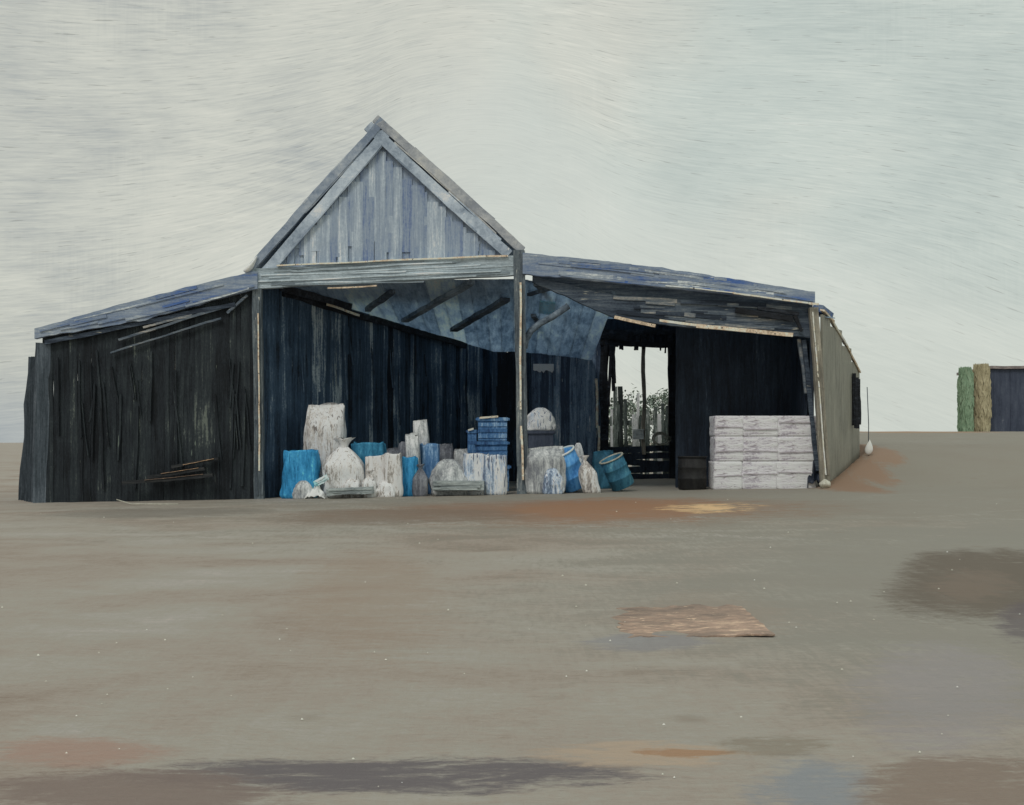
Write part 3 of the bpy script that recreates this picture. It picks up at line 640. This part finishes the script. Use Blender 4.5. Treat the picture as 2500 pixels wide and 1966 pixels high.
sack(1056, 1106, 1136, 37.1, 'sack_g', 'rounded slumped grey white sack with smooth dome top', style='dome', dep=.8)
sack(1082, 1148, 1124, 36.62, 'white_flash', 'small white bag lying before the rounded grey sack, on the slab', style='dome', dep=.9, base=.22)
sack(1136, 1108, 1190, 37.1, 'frost', 'streaky grey white sack right of the rounded one', style='open', dep=.8, flare=-.05)
sack(1184, 1112, 1234, 36.95, 'frost', 'frosty white ragged sack in front of the blue crates, beside the right post', style='open', dep=.8, flare=-.05)
sack(1286, 1098, 1374, 37.0, 'sack_g', 'wide pale grey sack just right of the right post', style='fold', flare=-.05)
sack(1426, 1114, 1464, 36.9, 'sack_c', 'small cream grey sack right of the leaning blue drum', style='tied', lean=-.2, dep=.9)
sack(1396, 1062, 1428, 38.2, 'sack_g', 'olive grey round topped sack behind the leaning blue drum', style='dome', dep=.9)

sack(838, 1160, 880, 36.75, 'sack_w', 'low white lump slumped in front of the squat tied white sack', style='dome', dep=.8)
sack(922, 1168, 962, 36.6, 'sack_w', 'low white lump on the ground before the pale white sack with a rough rim', style='dome', dep=.8)
sack(720, 1166, 762, 36.5, 'sack_g', 'low grey bundle on the ground before the bright blue sack at the left end', style='dome', dep=.8)
sack(1326, 1130, 1372, 36.7, 'frost', 'low frosty white bundle leaning on the wide pale grey sack', style='dome', dep=.8)
for (x0, y0, x1, mt, lb) in ((768, 1096, 806, 'sack_d', 'slate sack in the back row between the bright blue sack and the squat tied one'), (842, 1110, 880, 'blue', 'dull blue sack in the back row behind the squat tied white sack'),
        (932, 1100, 976, 'sack_d', 'slate sack in the back row right of the teal blue one'), (1062, 1092, 1102, 'sack_d', 'slate sack in the back row behind the rounded grey sack'),
        (1106, 1098, 1140, 'sack_g', 'dim grey sack in the back row left of the small blue crates'), (1366, 1096, 1402, 'sack_d', 'slate sack in the back row behind the steel blue drum'), (1446, 1104, 1492, 'drum_teal', 'dark teal sack in the back row between the two leaning drums')):
    sack(x0, y0, x1, 38.9, mt, lb, style='fold', dep=.8, lean=random.uniform(-.05, .05))
# crumpled sheets, slabs
def crumple(px0, py0, px1, py1, Y, mat, label, name, cat, amp=.12, seed=1, dep=.7, rise=0.0):
    a, b = P(px0, 0, Y), P(px1, 0, Y); c = (a+b)/2; z0 = gz(c.x, Y)+.01; h = P(0, py0, Y).z-z0; L = b.x-a.x
    m2 = MB()
    def f(u, v):
        e = math.sin(math.pi*min(1, max(0, u)))**.6*math.sin(math.pi*(.1+.8*v))
        return (a.x+L*u+.05*N(u*5, v*4, seed), Y-dep/2+dep*v+.08*N(u*4, v*3, seed+4), z0+.02+max(0, h*(.35+.65*rise*u+.5*abs(N(u*4, v*3, seed+8))*2)*e))
    m2.sheet(f, 26, 12, .025, None, False)
    root = tag(m2.build(name, M[mat]), label, cat); return root
crumple(746, 1180, 796, 1208, 35.45, 'white_flash', 'crumpled white plastic sheet on the mud at the foot of the bright blue sack', 'plastic_sheet', 'sheet', seed=3, dep=.5)
crumple(1968, 1092, 2004, 1186, 36.4, 'plastic_dark', 'crumpled black plastic bunched between the bales and the corner post', 'plastic_sheet', 'sheet', seed=9, dep=.5, rise=.4)
def slab(px0, py0, px1, py1, Y, mat, label, name, cat, d=.4, tilt=0):
    a, b = P(px0, (py0+py1)/2+tilt, Y), P(px1, (py0+py1)/2-tilt, Y); h = (py1-py0)*Y/F
    a.z = max(a.z, gz(a.x, Y)+h/2); b.z = max(b.z, gz(b.x, Y)+h/2)
    m2 = MB(); m2.beam(a, b, h, d, 14, .02); m2.strokes(a+Vector((0, -d/2, 0)), b+Vector((0, -d/2, 0)), h*.9, 4, .014)
    return tag(m2.build(name, M[mat]), label, cat)
slab(800, 1190, 912, 1206, 35.35, 'slab', 'grey plank lying under the white sacks at the front of the heap', 'plank', 'plank', .5, 3)
slab(1058, 1174, 1182, 1196, 35.5, 'slab', 'flat grey slab lying before the rounded grey sack', 'slab', 'slab', .7)
slab(768, 1166, 800, 1180, 35.45, 'rim', 'pale blue offcut board leaning by the bright blue sack', 'board', 'board', .08, 9)

# blue crates
def crate(px0, py0, px1, py1, Y, label, mat='blue', strip=True):
    a, b = P(px0, 0, Y), P(px1, 0, Y); zt, zb = P(0, py0, Y).z, P(0, py1, Y).z; w = b.x-a.x; cx = (a.x+b.x)/2; d = w*.85; h = zt-zb
    root = thing('crate', label, 'crate', (cx, Y, zb), 'blue crates stacked by the right post'); t = .03
    m2 = MB(); m2.beam((cx, Y, zb+.02), (cx+.001, Y, zb+.06), w*.9, d*.9, 1, .002)
    for (sx, sy, ww, dd) in ((0, -1, w*.94, t), (0, 1, w*.94, t), (-1, 0, t, d*.8), (1, 0, t, d*.8)):
        m2.beam((cx+sx*w*.455, Y+sy*d*.45, zb+.03), (cx+sx*w*.46, Y+sy*d*.455, zt-.1), ww, dd, 6, .01)
    for s in range(3):
        z = zb+h*(.22+.24*s); m2.beam((cx-w*.47, Y-d*.49, z), (cx+w*.47, Y-d*.49, z), h*.15, .03, 8, .012)
    m2.build('body', M[mat], root, root)
    m2 = MB(); z = zt-.05
    for (p, q) in (((-.5, -.5), (.5, -.5)), ((-.5, .5), (.5, .5)), ((-.5, -.47), (-.5, .47)), ((.5, -.47), (.5, .47))):
        m2.beam((cx+p[0]*w, Y+p[1]*d, z), (cx+q[0]*w, Y+q[1]*d, z), .1, .07, 7, .012)
    m2.build('rim', M[mat], root, root)
    if strip:
        m2 = MB(); m2.beam((cx-w*.42, Y-d*.5-.06, zt-.02), (cx+w*.18, Y-d*.5-.06, zt+.03), .055, .05, 9, .012); m2.build('worn_edge', M['pale'], root, root)
    return root
zg = gz(-.5, 38.2); yb = YH-(zg-HC)*F/38.2
crate(1164, 1136, 1244, yb, 38.2, 'lowest blue crate of the stack by the right post', 'blue', False)
crate(1162, 1078, 1240, 1136, 38.2, 'middle blue crate of the stack by the right post', 'blue', False)
crate(1166, 1020, 1240, 1078, 38.2, 'topmost blue crate of the stack, with a pale worn rim')
crate(1136, 1108, 1163, yb, 38.3, 'lower of two small blue crates left of the tall stack', 'blue', False)
crate(1142, 1050, 1164, 1108, 38.25, 'upper small blue crate left of the tall stack, pink worn rim')
# dark crate carrying a pale blue bag
zb0 = gz(.9, 38.4); yb2 = YH-(zb0-HC)*F/38.4
cr = crate(1288, 1052, 1352, yb2, 38.4, 'tall dark crate behind the wide pale grey sack, carrying a pale blue bag', 'shed', False); cr['group'] = 'dark crates'
del cr['group']
sack(1290, 986, 1350, 38.4, 'frost', 'pale blue white bag resting on top of the tall dark crate', style='dome', dep=.7, base=P(0, 1053, 38.4).z)

# leaning drums
def drum(px, pybase, Y, r, h, ang, mat, label, rimmat='rim', yaw=0, open_=True, tilt=0):
    c = P(px, 0, Y); z0 = gz(c.x, Y)
    root = thing('drum', label, 'drum', (c.x, Y, z0), None)
    prof = [(0, 0), (.93, 0), (1, .03), (1, .3), (1.04, .32), (1.04, .35), (1, .37), (1, .63), (1.04, .65), (1.04, .68), (1, .7), (1, .97)]
    rot = Matrix.Translation((c.x, Y, z0+r*abs(math.sin(ang))*.98)) @ Matrix.Rotation(yaw, 4, 'Z') @ Matrix.Rotation(tilt, 4, 'X') @ Matrix.Rotation(ang, 4, 'Y')
    n = 32
    def row(rr, z): return [Vector((math.cos(k*2*math.pi/n)*rr*r*(1+.02*N(k*.6, z*3)), math.sin(k*2*math.pi/n)*rr*r, z*h)) for k in range(n)]
    m2 = MB(); rows = [row(max(a, .02), b) for a, b in prof]
    rows += [row(.92, .97), row(.9, .78), row(.02, .78)] if open_ else [row(.95, .97), row(.93, .95), row(.02, .95)]
    m2.rings(rows, False, False); m2.xf(rot); m2.build('body', M[mat], root, root)
    m2 = MB(); m2.rings([row(.93, .96), row(1.06, .96), row(1.07, 1.0), row(.93, 1.0), row(.93, .965)], False, False); m2.xf(rot); m2.build('rim', M[rimmat], root, root)
    m2 = MB(); 
    return root
drum(1408, 1160, 36.5, .40, 1.18, math.radians(-24), 'drum', 'steel blue open drum tipped to the left, with pale blue rim', tilt=math.radians(14))
drum(1522, 1165, 36.6, .36, .95, math.radians(-24), 'drum_teal', 'dark teal drum leaning left, right of the steel blue drum', 'cord', tilt=math.radians(10))
drum(1690, 1185, 36.9, .42, 1.0, 0, 'umber', 'dark brown closed drum standing left of the white bales', 'umber', open_=False)

# white bales: three columns of three
def bale_mesh(w, d, h, seed):
    rows = []; n = 8
    def sq(a): return math.copysign(abs(math.cos(a))**.16, math.cos(a)), math.copysign(abs(math.sin(a))**.16, math.sin(a))
    for i in range(13):
        t = i/12; z = h*t; k = 1-.02*(abs(t-.5)*2)**8
        row = []
        for j in range(48):
            a = j*2*math.pi/48; cx_, sy_ = sq(a)
            f = k*(1+.045*N(cx_*3+seed, sy_*3, t*4)+.015*N(cx_*9+seed, sy_*9, t*9))
            row.append(Vector((cx_*w/2*f, sy_*d/2*f, z)))
        rows.append(row)
    return rows
colx = [1738, 1806, 1890, 1984]; rowy = [1016, 1066, 1126, None]
words = ['left', 'middle', 'right']; lev = ['top', 'middle', 'bottom']
for ci in range(3):
    for ri in (2, 1, 0):
        Yb = 36.75; x0, x1 = colx[ci]-1.5, colx[ci+1]+1.5; cxp = (x0+x1)/2; c = P(cxp, 0, Yb)
        zt = P(0, rowy[ri], Yb).z; zb = gz(P(1860, 0, Yb).x, Yb)-.02 if ri == 2 else P(0, rowy[ri+1], Yb).z
        w = (x1-x0)*Yb/F; h = zt-zb-.003; sd = random.random()*40
        root = thing('wrapped_bale', f'pale lilac wrapped bale, {lev[ri]} row and {words[ci]} column of the bale stack', 'bale', (c.x, Yb, zb), 'white wrapped bales stacked by the corner post')
        ox = random.uniform(-.02, .02)
        m2 = MB(); m2.rings([[q+Vector((c.x+ox, Yb+random.uniform(0, .004), zb)) for q in r] for r in bale_mesh(w, 1.0, h, sd)]); m2.build('body', M['bale'], root, root)
        m2 = MB(); zz = zb+h*random.uniform(.3, .7)
        m2.beam((c.x+ox-w*.47, Yb-.52, zz), (c.x+ox+w*.47, Yb-.515, zz+random.uniform(-.03, .03)), .03, .03, 12, .014); m2.build('twine', M['bale_mark'], root, root)

# small things
m2 = MB(); c = P(2014, 1164, 35.6); c.z = gz(c.x, 35.6)+.1; rows = []
for i in range(9):
    t = i/8; r = .16*math.sin(math.pi*(.05+.9*t)); rows.append([c+Vector((math.cos(k)*r*1.0*(1+.3*N(k, t*2)), math.sin(k)*r, -.12+.28*t)) for k in [j*math.pi/7 for j in range(14)]])
m2.rings(rows, smooth=False); tag(m2.build('stone', M['stone']), 'pale stone at the foot of the buff corner post', 'stone')
# marker pole with a white drop
YM = 40.0; c = P(2120, 0, YM); zg = gz(c.x, YM)
root = thing('marker_pole', 'thin grey pole with white teardrop marker near its foot, right of the end wall', 'pole', (c.x, YM, zg))
m2 = MB(); m2.tube([(c.x, YM, zg-.1), (c.x+.01, YM, zg+1), P(2117, 945, YM)], .014, 6); m2.build('shaft', M['post'], root, root)
m2 = MB(); zc = P(2120, 1102, YM).z; zc = max(zc, zg+.26); rows = []
for i in range(13):
    t = i/12; r = .13*(math.sin(math.pi*t**.65)+.02); rows.append([Vector((c.x+.03-.05*(1-t)+math.cos(k)*r, YM-.06+math.sin(k)*r*.6, zc-.24+.5*(t))) for k in [j*math.pi/7 for j in range(14)]])
m2.rings(rows); m2.build('marker', M['white_flash'], root, root)
# plywood sheet lying in the yard
(xa, ya), (xb, yb_) = G(1524, 1556), G(1892, 1556); _, yc = G(1700, 1484)
m2 = MB(); m2.sheet(lambda u, v: (xa+(xb-xa)*u+v*.05+.10*(1-u)*N(v*9, 3)+.03*N(u*6, v*14), ya+(yc-ya)*v+.22*N(u*9, v*1.5, 4)*v*v+.06*N(u*16, v*2, 9), -.001+.012*N(u*4, v*4)+.025*u), 30, 16, .014)
tag(m2.build('plywood_sheet', M['ply']), 'worn pinkish plywood sheet lying flat on the muddy yard', 'board')
# cord by the black wall, twine across the yard
m2 = MB(); pts = []
for (px, py) in ((285, 1195), (310, 1205), (340, 1219), (380, 1226), (420, 1233), (465, 1237)):
    Yc_ = 34.4; q = P(px, py, Yc_); pts.append(Vector((q.x, Yc_-(py-1195)*.03, gz(q.x, Yc_)+.02+.5*max(0, (1215-py)/100))))
m2.tube(pts, .016, 6); tag(m2.build('cord', M['cord']), 'grey cord trailing on the ground in front of the black boarded wall', 'cord')
# planks at the foot of the black wall
for k, (a, b, w, lb) in enumerate((((300, 1180), (520, 1158), .10, 'longest dark plank lying at the foot of the black wall'), ((360, 1164), (500, 1142), .09, 'middle dark plank with a worn orange edge at the foot of the black wall'),
                             ((420, 1142), (535, 1120), .08, 'short upper plank propped against the foot of the black wall'))):
    m2 = MB(); yy = 35.6+.1*k; p, q = P(*a, yy), P(*b, yy); p.z = max(p.z, gz(p.x, yy)+.06)
    m2.beam(p, q, w, .16, 12, .02, .2)
    o = m2.build('plank', M['plank']); tag(o, lb, 'plank', 'planks by the black wall')
    m3 = MB(); m3.beam(p.lerp(q, .25)+Vector((0, -.1, w*.3)), p.lerp(q, .9)+Vector((0, -.1, w*.3)), .010, .03, 10, .012); m3.build('worn_edge', M['tan'], o)
# coil and little box on the low barrier, rag on the rear wall
m2 = MB(); pts = []
c = P(1612, 1070, 47.6)
for i in range(110):
    a = i*.29; r = .16+.14*N(i*.05, 3)+.13*(i % 22)/22; pts.append(c+Vector((math.cos(a)*r*1.3, .03*math.sin(i*.4)-.02, math.sin(a)*r)))
m2.tube(pts, .022, 6); tag(m2.build('rope_coil', M['cord']), 'pale coil of rope hung on the low boarded barrier in the rear opening', 'rope')
m2 = MB(); c = P(1558, 1062, 47.6); m2.beam(c+Vector((-.2, 0, 0)), c+Vector((.2, 0, 0)), .34, .2, 5, .02); 
o = m2.build('box', M['slab']); tag(o, 'small grey box on the low barrier, left of the rope coil', 'box')
m2 = MB(); m2.beam(c+Vector((-.22, 0, .19)), c+Vector((.22, 0, .19)), .05, .24, 5, .01); m2.build('lid', M['slab'], o)
m2 = MB()
a = P(1302, 888, 47.6)
m2.sheet(lambda u, v: (a.x+.8*u, 47.75-.03*abs(N(u*6, v*3)), a.z-v*(.22+.3*abs(N(u*5, 2)))), 12, 6, .02); tag(m2.build('rag', M['rag']), 'cream rag hanging high on the grey rear boards behind the right post', 'rag')

# ------------------------------------------------------------------ far right: navy shed and two shrubs
YS = 62.0; a, b = P(2416, 0, YS), P(2640, 0, YS); zb = gz(a.x+2, YS)-.1; zt = P(0, 902, YS).z
root = thing('shed', 'dark navy sheeted shed on the rise at the right edge of the yard', 'shed', (a.x, YS, zb))
m2 = MB(); m2.boards((a.x, YS), (b.x, YS), lambda t: zt, lambda t: zb, .35, .06, -.02, .01, .0); m2.boards((a.x, YS+4), (a.x, YS+.04), lambda t: zt, lambda t: zb, .35, .06, -.02, .01, .0)
m2.boards((b.x, YS+.04), (b.x, YS+4), lambda t: zt, lambda t: zb, .35, .06, -.02, .01, .0); m2.boards((b.x, YS+4), (a.x, YS+4), lambda t: zt, lambda t: zb, .35, .06, -.02, .01, .0)
m2.build('wall', M['shed'], root, root)
m2 = MB(); m2.sheet(lambda u, v: (a.x-.15+(b.x-a.x+.3)*u, YS-.2+4.4*v, zt+.16-.1*v+.02*N(u*9, v*4)), 24, 4, .14); m2.build('roof', M['shed_roof'], root, root)
def shrub(px0, py0, px1, Y, mat, label, n, seed, cat='shrub', trunk=.05, ragged=.3):
    rnd = random.Random(seed); a, b = P(px0, 0, Y), P(px1, 0, Y); cx = (a.x+b.x)/2; w = b.x-a.x; z0 = gz(cx, Y)-.05; h = P(0, py0, Y).z-z0
    root = thing('shrub', label, cat, (cx, Y, z0)); m2 = MB()
    for i in range(n):
        t = rnd.random(); ang = rnd.random()*6.283; rr = math.sqrt(rnd.random())*w/2*(1.0-.35*max(0, t-.75)*2)*(1+.18*N(ang, t*4, seed))
        c = Vector((cx+math.cos(ang)*rr, Y+math.sin(ang)*rr, z0+.05+h*t*(1+.06*N(ang*2, seed))))
        s = rnd.uniform(.15, .36); u = Vector((rnd.gauss(0, .10), rnd.gauss(0, .10), 1)).normalized(); vv = Vector((1, rnd.gauss(0, .35), 0)).normalized()
        c.z = max(z0+s, min(z0+h*1.03-s*.6, c.z)); m2.add([c-u*s, c+vv*s*.24, c+u*s, c-vv*s*.24], [(0, 1, 2, 3)], rnd.random())
    m2.build('foliage', M[mat], root, root)
    m2 = MB(); m2.beam((cx, Y, z0-.1), (cx, Y, z0+h*.8), .12, .12, 6, .02); m2.build('trunk', M['bark'], root, root)
shrub(2340, 906, 2374, 61.4, 'leaf_green', 'narrow upright green shrub left of the ochre one beside the navy shed', 2600, 3)
shrub(2376, 898, 2416, 61.7, 'leaf_ochre', 'upright ochre shrub against the corner of the navy shed', 3000, 5)
# broken board fence just outside the rear opening
YF = 52.0; c = P(1560, 0, YF); root = thing('broken_fence', 'broken grey board fence with gaps seen through the rear opening', 'fence', (c.x, YF, gz(c.x, YF)))
m2 = MB(); m3 = MB(); x = 1440
while x < 1680:
    w = random.uniform(4, 13)
    if random.random() < .86:
        top = 1000-22*math.sin((x-1440)/52)+random.uniform(-42, 40); q = P(x, 1150, YF); q.z = gz(q.x, YF)-.1; (m2 if random.random() < .6 else m3).beam(q+Vector((0, random.uniform(-.08, .08), 0)), P(x+random.uniform(-4, 4), top, YF), w*YF/F, .05, 9, .03)
    x += w*random.uniform(.7, 1.15)
m2.build('dark_boards', M['fence_dark'], root, root); m3.build('pale_boards', M['fence_pale'], root, root)
m2 = MB()
for y in (1030, 1090): m2.beam(P(1436, y, YF+.14), P(1684, y+4, YF+.14), .2, .08, 12, .03)
m2.build('rail', M['fence_dark'], root, root)
# trees seen through the rear opening
def tree(px, Y, top, label, seed, w=2.6, n=2600):
    rnd = random.Random(seed); c = P(px, 0, Y); z0 = gz(c.x, Y)-.1; zt = P(0, top, Y).z
    root = thing('tree', label, 'tree', (c.x, Y, z0), 'trees beyond the rear opening'); m2 = MB()
    m2.beam((c.x, Y, z0), (c.x+.2, Y, zt-.8), .28, .28, 8, .05, None, None, .4)
    for i in range(7):
        t = .35+.08*i; q = Vector((c.x+.2*t, Y, z0+(zt-z0)*t)); m2.beam(q, q+Vector((rnd.uniform(-1.1, 1.1), rnd.uniform(-.8, .8), rnd.uniform(.5, 1.3))), .1, .1, 4, .04, None, None, .4)
    m2.build('trunk', M['bark'], root, root); m2 = MB()
    cl = [Vector((c.x+rnd.gauss(0, w*.4), Y+rnd.gauss(0, w*.4), z0+(zt-z0)*rnd.uniform(.08, .97))) for _ in range(46)]
    for i in range(n):
        q = rnd.choice(cl)+Vector((rnd.gauss(0, .32), rnd.gauss(0, .32), rnd.gauss(0, .3))); s = rnd.uniform(.08, .2)
        u = Vector((rnd.gauss(0, 1), rnd.gauss(0, 1), rnd.gauss(0, 1))).normalized(); vv = u.cross(Vector((0, .3, 1))).normalized()
        m2.add([q-u*s, q+vv*s*.5, q+u*s, q-vv*s*.5], [(0, 1, 2, 3)], rnd.random())
    m2.build('crown', M['leaf_grey'], root, root)
tree(1500, 92, 962, 'grey green tree seen at the left side of the rear opening', 1)
tree(1545, 98, 985, 'grey green tree just left of the pole in the rear opening', 2)
tree(1640, 96, 958, 'grey green tree at the right side of the rear opening', 6)

# gravel: tiny pale stones strewn over the yard
m2 = MB(); rnd = random.Random(11)
for i in range(90):
    py = 1235+700*rnd.random()**1.3; px = rnd.uniform(-60, 2560); x, y = G(px, py); s = rnd.uniform(.004, .010)*(y/9)**.6; z = gz(x, y)+.012
    if y > 33: continue
    vs = [(x+math.cos(k*1.2566+i)*s*rnd.uniform(.7, 1.6), y+math.sin(k*1.2566+i)*s, z) for k in range(5)]+[(x, y, z+s*1.1)]
    m2.add(vs, [(k, (k+1) % 5, 5) for k in range(5)], rnd.random())
o = m2.build('gravel', M['stone']); o['kind'] = 'stuff'; o['label'] = 'tiny pale stones strewn over the mud'; o['category'] = 'gravel'

# ------------------------------------------------------------------ sky and light
wd = bpy.data.worlds.new('World'); S.world = wd; wd.use_nodes = True; t = wd.node_tree; t.nodes.clear(); L = t.links
SUN_EL, SUN_AZ = math.radians(48), math.radians(205)     # azimuth clockwise from +Y
sky = nd(t, 'ShaderNodeTexSky', sky_type='NISHITA', sun_disc=False, sun_elevation=SUN_EL, sun_rotation=SUN_AZ, dust_density=3.0)
bg1 = nd(t, 'ShaderNodeBackground'); bg1.inputs[1].default_value = .1; L.new(sky.outputs[0], bg1.inputs[0])
tc = nd(t, 'ShaderNodeTexCoord'); sep = nd(t, 'ShaderNodeSeparateXYZ'); L.new(tc.outputs['Generated'], sep.inputs[0])
az = math_(t, 'ARCTAN2', sep.outputs[0], sep.outputs[1]); el = math_(t, 'ARCSINE', sep.outputs[2])
U = math_(t, 'MULTIPLY', az, 3.0); Vv = math_(t, 'MULTIPLY', el, 3.0)          # 1 unit = 1/3 radian
# overcast cloud drawn out in long streaks that lift over the middle and sink to both sides
g = nd(t, 'ShaderNodeFloatCurve'); cv = g.mapping.curves[0]
ptsc = [(0, .14), (.18, .22), (.33, .42), (.43, .70), (.47, .74), (.53, .66), (.64, .42), (.82, .28), (1, .1)]
cv.points[0].location = ptsc[0]; cv.points[1].location = ptsc[-1]
for q in ptsc[1:-1]: cv.points.new(*q)
g.mapping.update(); uu = math_(t, 'MULTIPLY_ADD', U, .4, .5, True); L.new(uu, g.inputs['Value'])
wv = math_(t, 'SUBTRACT', 1.55, math_(t, 'MULTIPLY', Vv, 1.25), None, True)
psi = math_(t, 'SUBTRACT', Vv, math_(t, 'MULTIPLY', g.outputs[0], wv))
cmb = nd(t, 'ShaderNodeCombineXYZ'); L.new(U, cmb.inputs[0]); L.new(psi, cmb.inputs[1]); vec = cmb.outputs[0]
cm2 = nd(t, 'ShaderNodeCombineXYZ'); L.new(U, cm2.inputs[0]); L.new(Vv, cm2.inputs[1]); v2 = cm2.outputs[0]
patch = noise_(t, v2, (2.2, 3.0, 1), 1, 4, .55, .5, (3.1, 1.7, 0))
warm = noise_(t, v2, (1.6, 2.0, 1), 1, 3, .5, .4, (9.3, 4.2, 0))
st = noise_(t, vec, (4.5, 46, 1), 1, 5, .7, .25, (1, 2, 0))
stf = noise_(t, vec, (11, 170, 1), 1, 4, .7, .2, (5, 2, 0))
stb = noise_(t, vec, (2.6, 9, 1), 1, 4, .6, .4, (2, 6, 0))
stv = noise_(t, v2, (110, 5, 1), 1, 4, .7, .3, (4, 4, 0), (0, 0, .06))
stv = math_(t, 'MULTIPLY', math_(t, 'SUBTRACT', stv, .5), maprange(t, noise_(t, v2, (2.6, 3.4, 1), 1, 2, .5, .2, (14, 3, 0)), .52, .66, 0, .3))
b = math_(t, 'MULTIPLY_ADD', math_(t, 'SUBTRACT', patch, .5), 1.05, .57)
b = math_(t, 'MULTIPLY_ADD', math_(t, 'SUBTRACT', stb, .5), .22, b)
b = math_(t, 'MULTIPLY_ADD', math_(t, 'SUBTRACT', st, .5), .55, b)
sdg = noise_(t, v2, (7, 70, 1), 1, 4, .7, .3, (7, 2, 0), (0, 0, .75))
sdg = math_(t, 'MULTIPLY', math_(t, 'SUBTRACT', sdg, .5), maprange(t, noise_(t, v2, (2.0, 2.6, 1), 1, 2, .5, .2, (6, 13, 0)), .5, .64, 0, .8))
b = math_(t, 'ADD', math_(t, 'ADD', b, stv), sdg)
b = math_(t, 'MULTIPLY_ADD', math_(t, 'SUBTRACT', stf, .5), 1.0, b)
b = math_(t, 'MULTIPLY_ADD', math_(t, 'SMOOTH_MIN', U, .25, .4), .12, b, True)
c1 = ramp_(t, b, [(.05, (172, 177, 175)), (.3, (191, 194, 187)), (.55, (206, 208, 198)), (.75, (214, 215, 204)), (1, (227, 227, 215))])
c2 = ramp_(t, b, [(.05, (174, 184, 181)), (.3, (188, 198, 192)), (.55, (199, 208, 201)), (.75, (207, 215, 207)), (1, (220, 225, 217))])
cc = mixc(t, maprange(t, math_(t, 'ADD', math_(t, 'MULTIPLY', U, .35), warm), .35, .75), c1, c2)
crk = maprange(t, noise_(t, vec, (15, 220, 1), 1, 2, .6, .3, (3, 3, 0)), .63, .72, 0, .5)
cc = mixc(t, crk, cc, (lin(140), lin(142), lin(136), 1))
halo = maprange(t, math_(t, 'SUBTRACT', Vv, g.outputs[0]), .3, .02, 0, .5)
halo = math_(t, 'MULTIPLY', halo, maprange(t, U, -.95, -.5, 0, 1))
cc = mixc(t, halo, cc, (lin(219), lin(222), lin(213), 1))
low = maprange(t, Vv, .22, 0.0, 0, 1); lft = maprange(t, U, -.6, -1.2, 0, .55)
cc = mixc(t, math_(t, 'MULTIPLY', low, lft), cc, (lin(160), lin(170), lin(178), 1))
bg2 = nd(t, 'ShaderNodeBackground'); bg2.inputs[1].default_value = .97; L.new(cc, bg2.inputs[0])
mx = nd(t, 'ShaderNodeMixShader'); mx.inputs[0].default_value = .95; L.new(bg1.outputs[0], mx.inputs[1]); L.new(bg2.outputs[0], mx.inputs[2])
ow = nd(t, 'ShaderNodeOutputWorld'); L.new(mx.outputs[0], ow.inputs[0])
sl = bpy.data.lights.new('sun', 'SUN'); sl.energy = .9; sl.angle = math.radians(18); sl.color = (1, .97, .92)
so = bpy.data.objects.new('sun', sl); COL.objects.link(so)
d = Vector((math.sin(SUN_AZ)*math.cos(SUN_EL), math.cos(SUN_AZ)*math.cos(SUN_EL), math.sin(SUN_EL)))
so.rotation_euler = d.to_track_quat('Z', 'Y').to_euler(); so.location = d*60

cam = bpy.data.cameras.new('camera'); cam.sensor_width = 36; cam.lens = 36*F/2500; cam.shift_y = (YH-983)/2500; cam.clip_end = 9000; cam.clip_start = .1
co = bpy.data.objects.new('camera', cam); COL.objects.link(co); co.location = (0, 0, HC); co.rotation_euler = (math.pi/2, 0, 0); S.camera = co
S.view_settings.view_transform = 'Standard'; S.view_settings.look = 'None'; S.view_settings.exposure = 0; S.view_settings.gamma = 1
S.cycles.max_bounces = 8; S.cycles.use_denoising = True
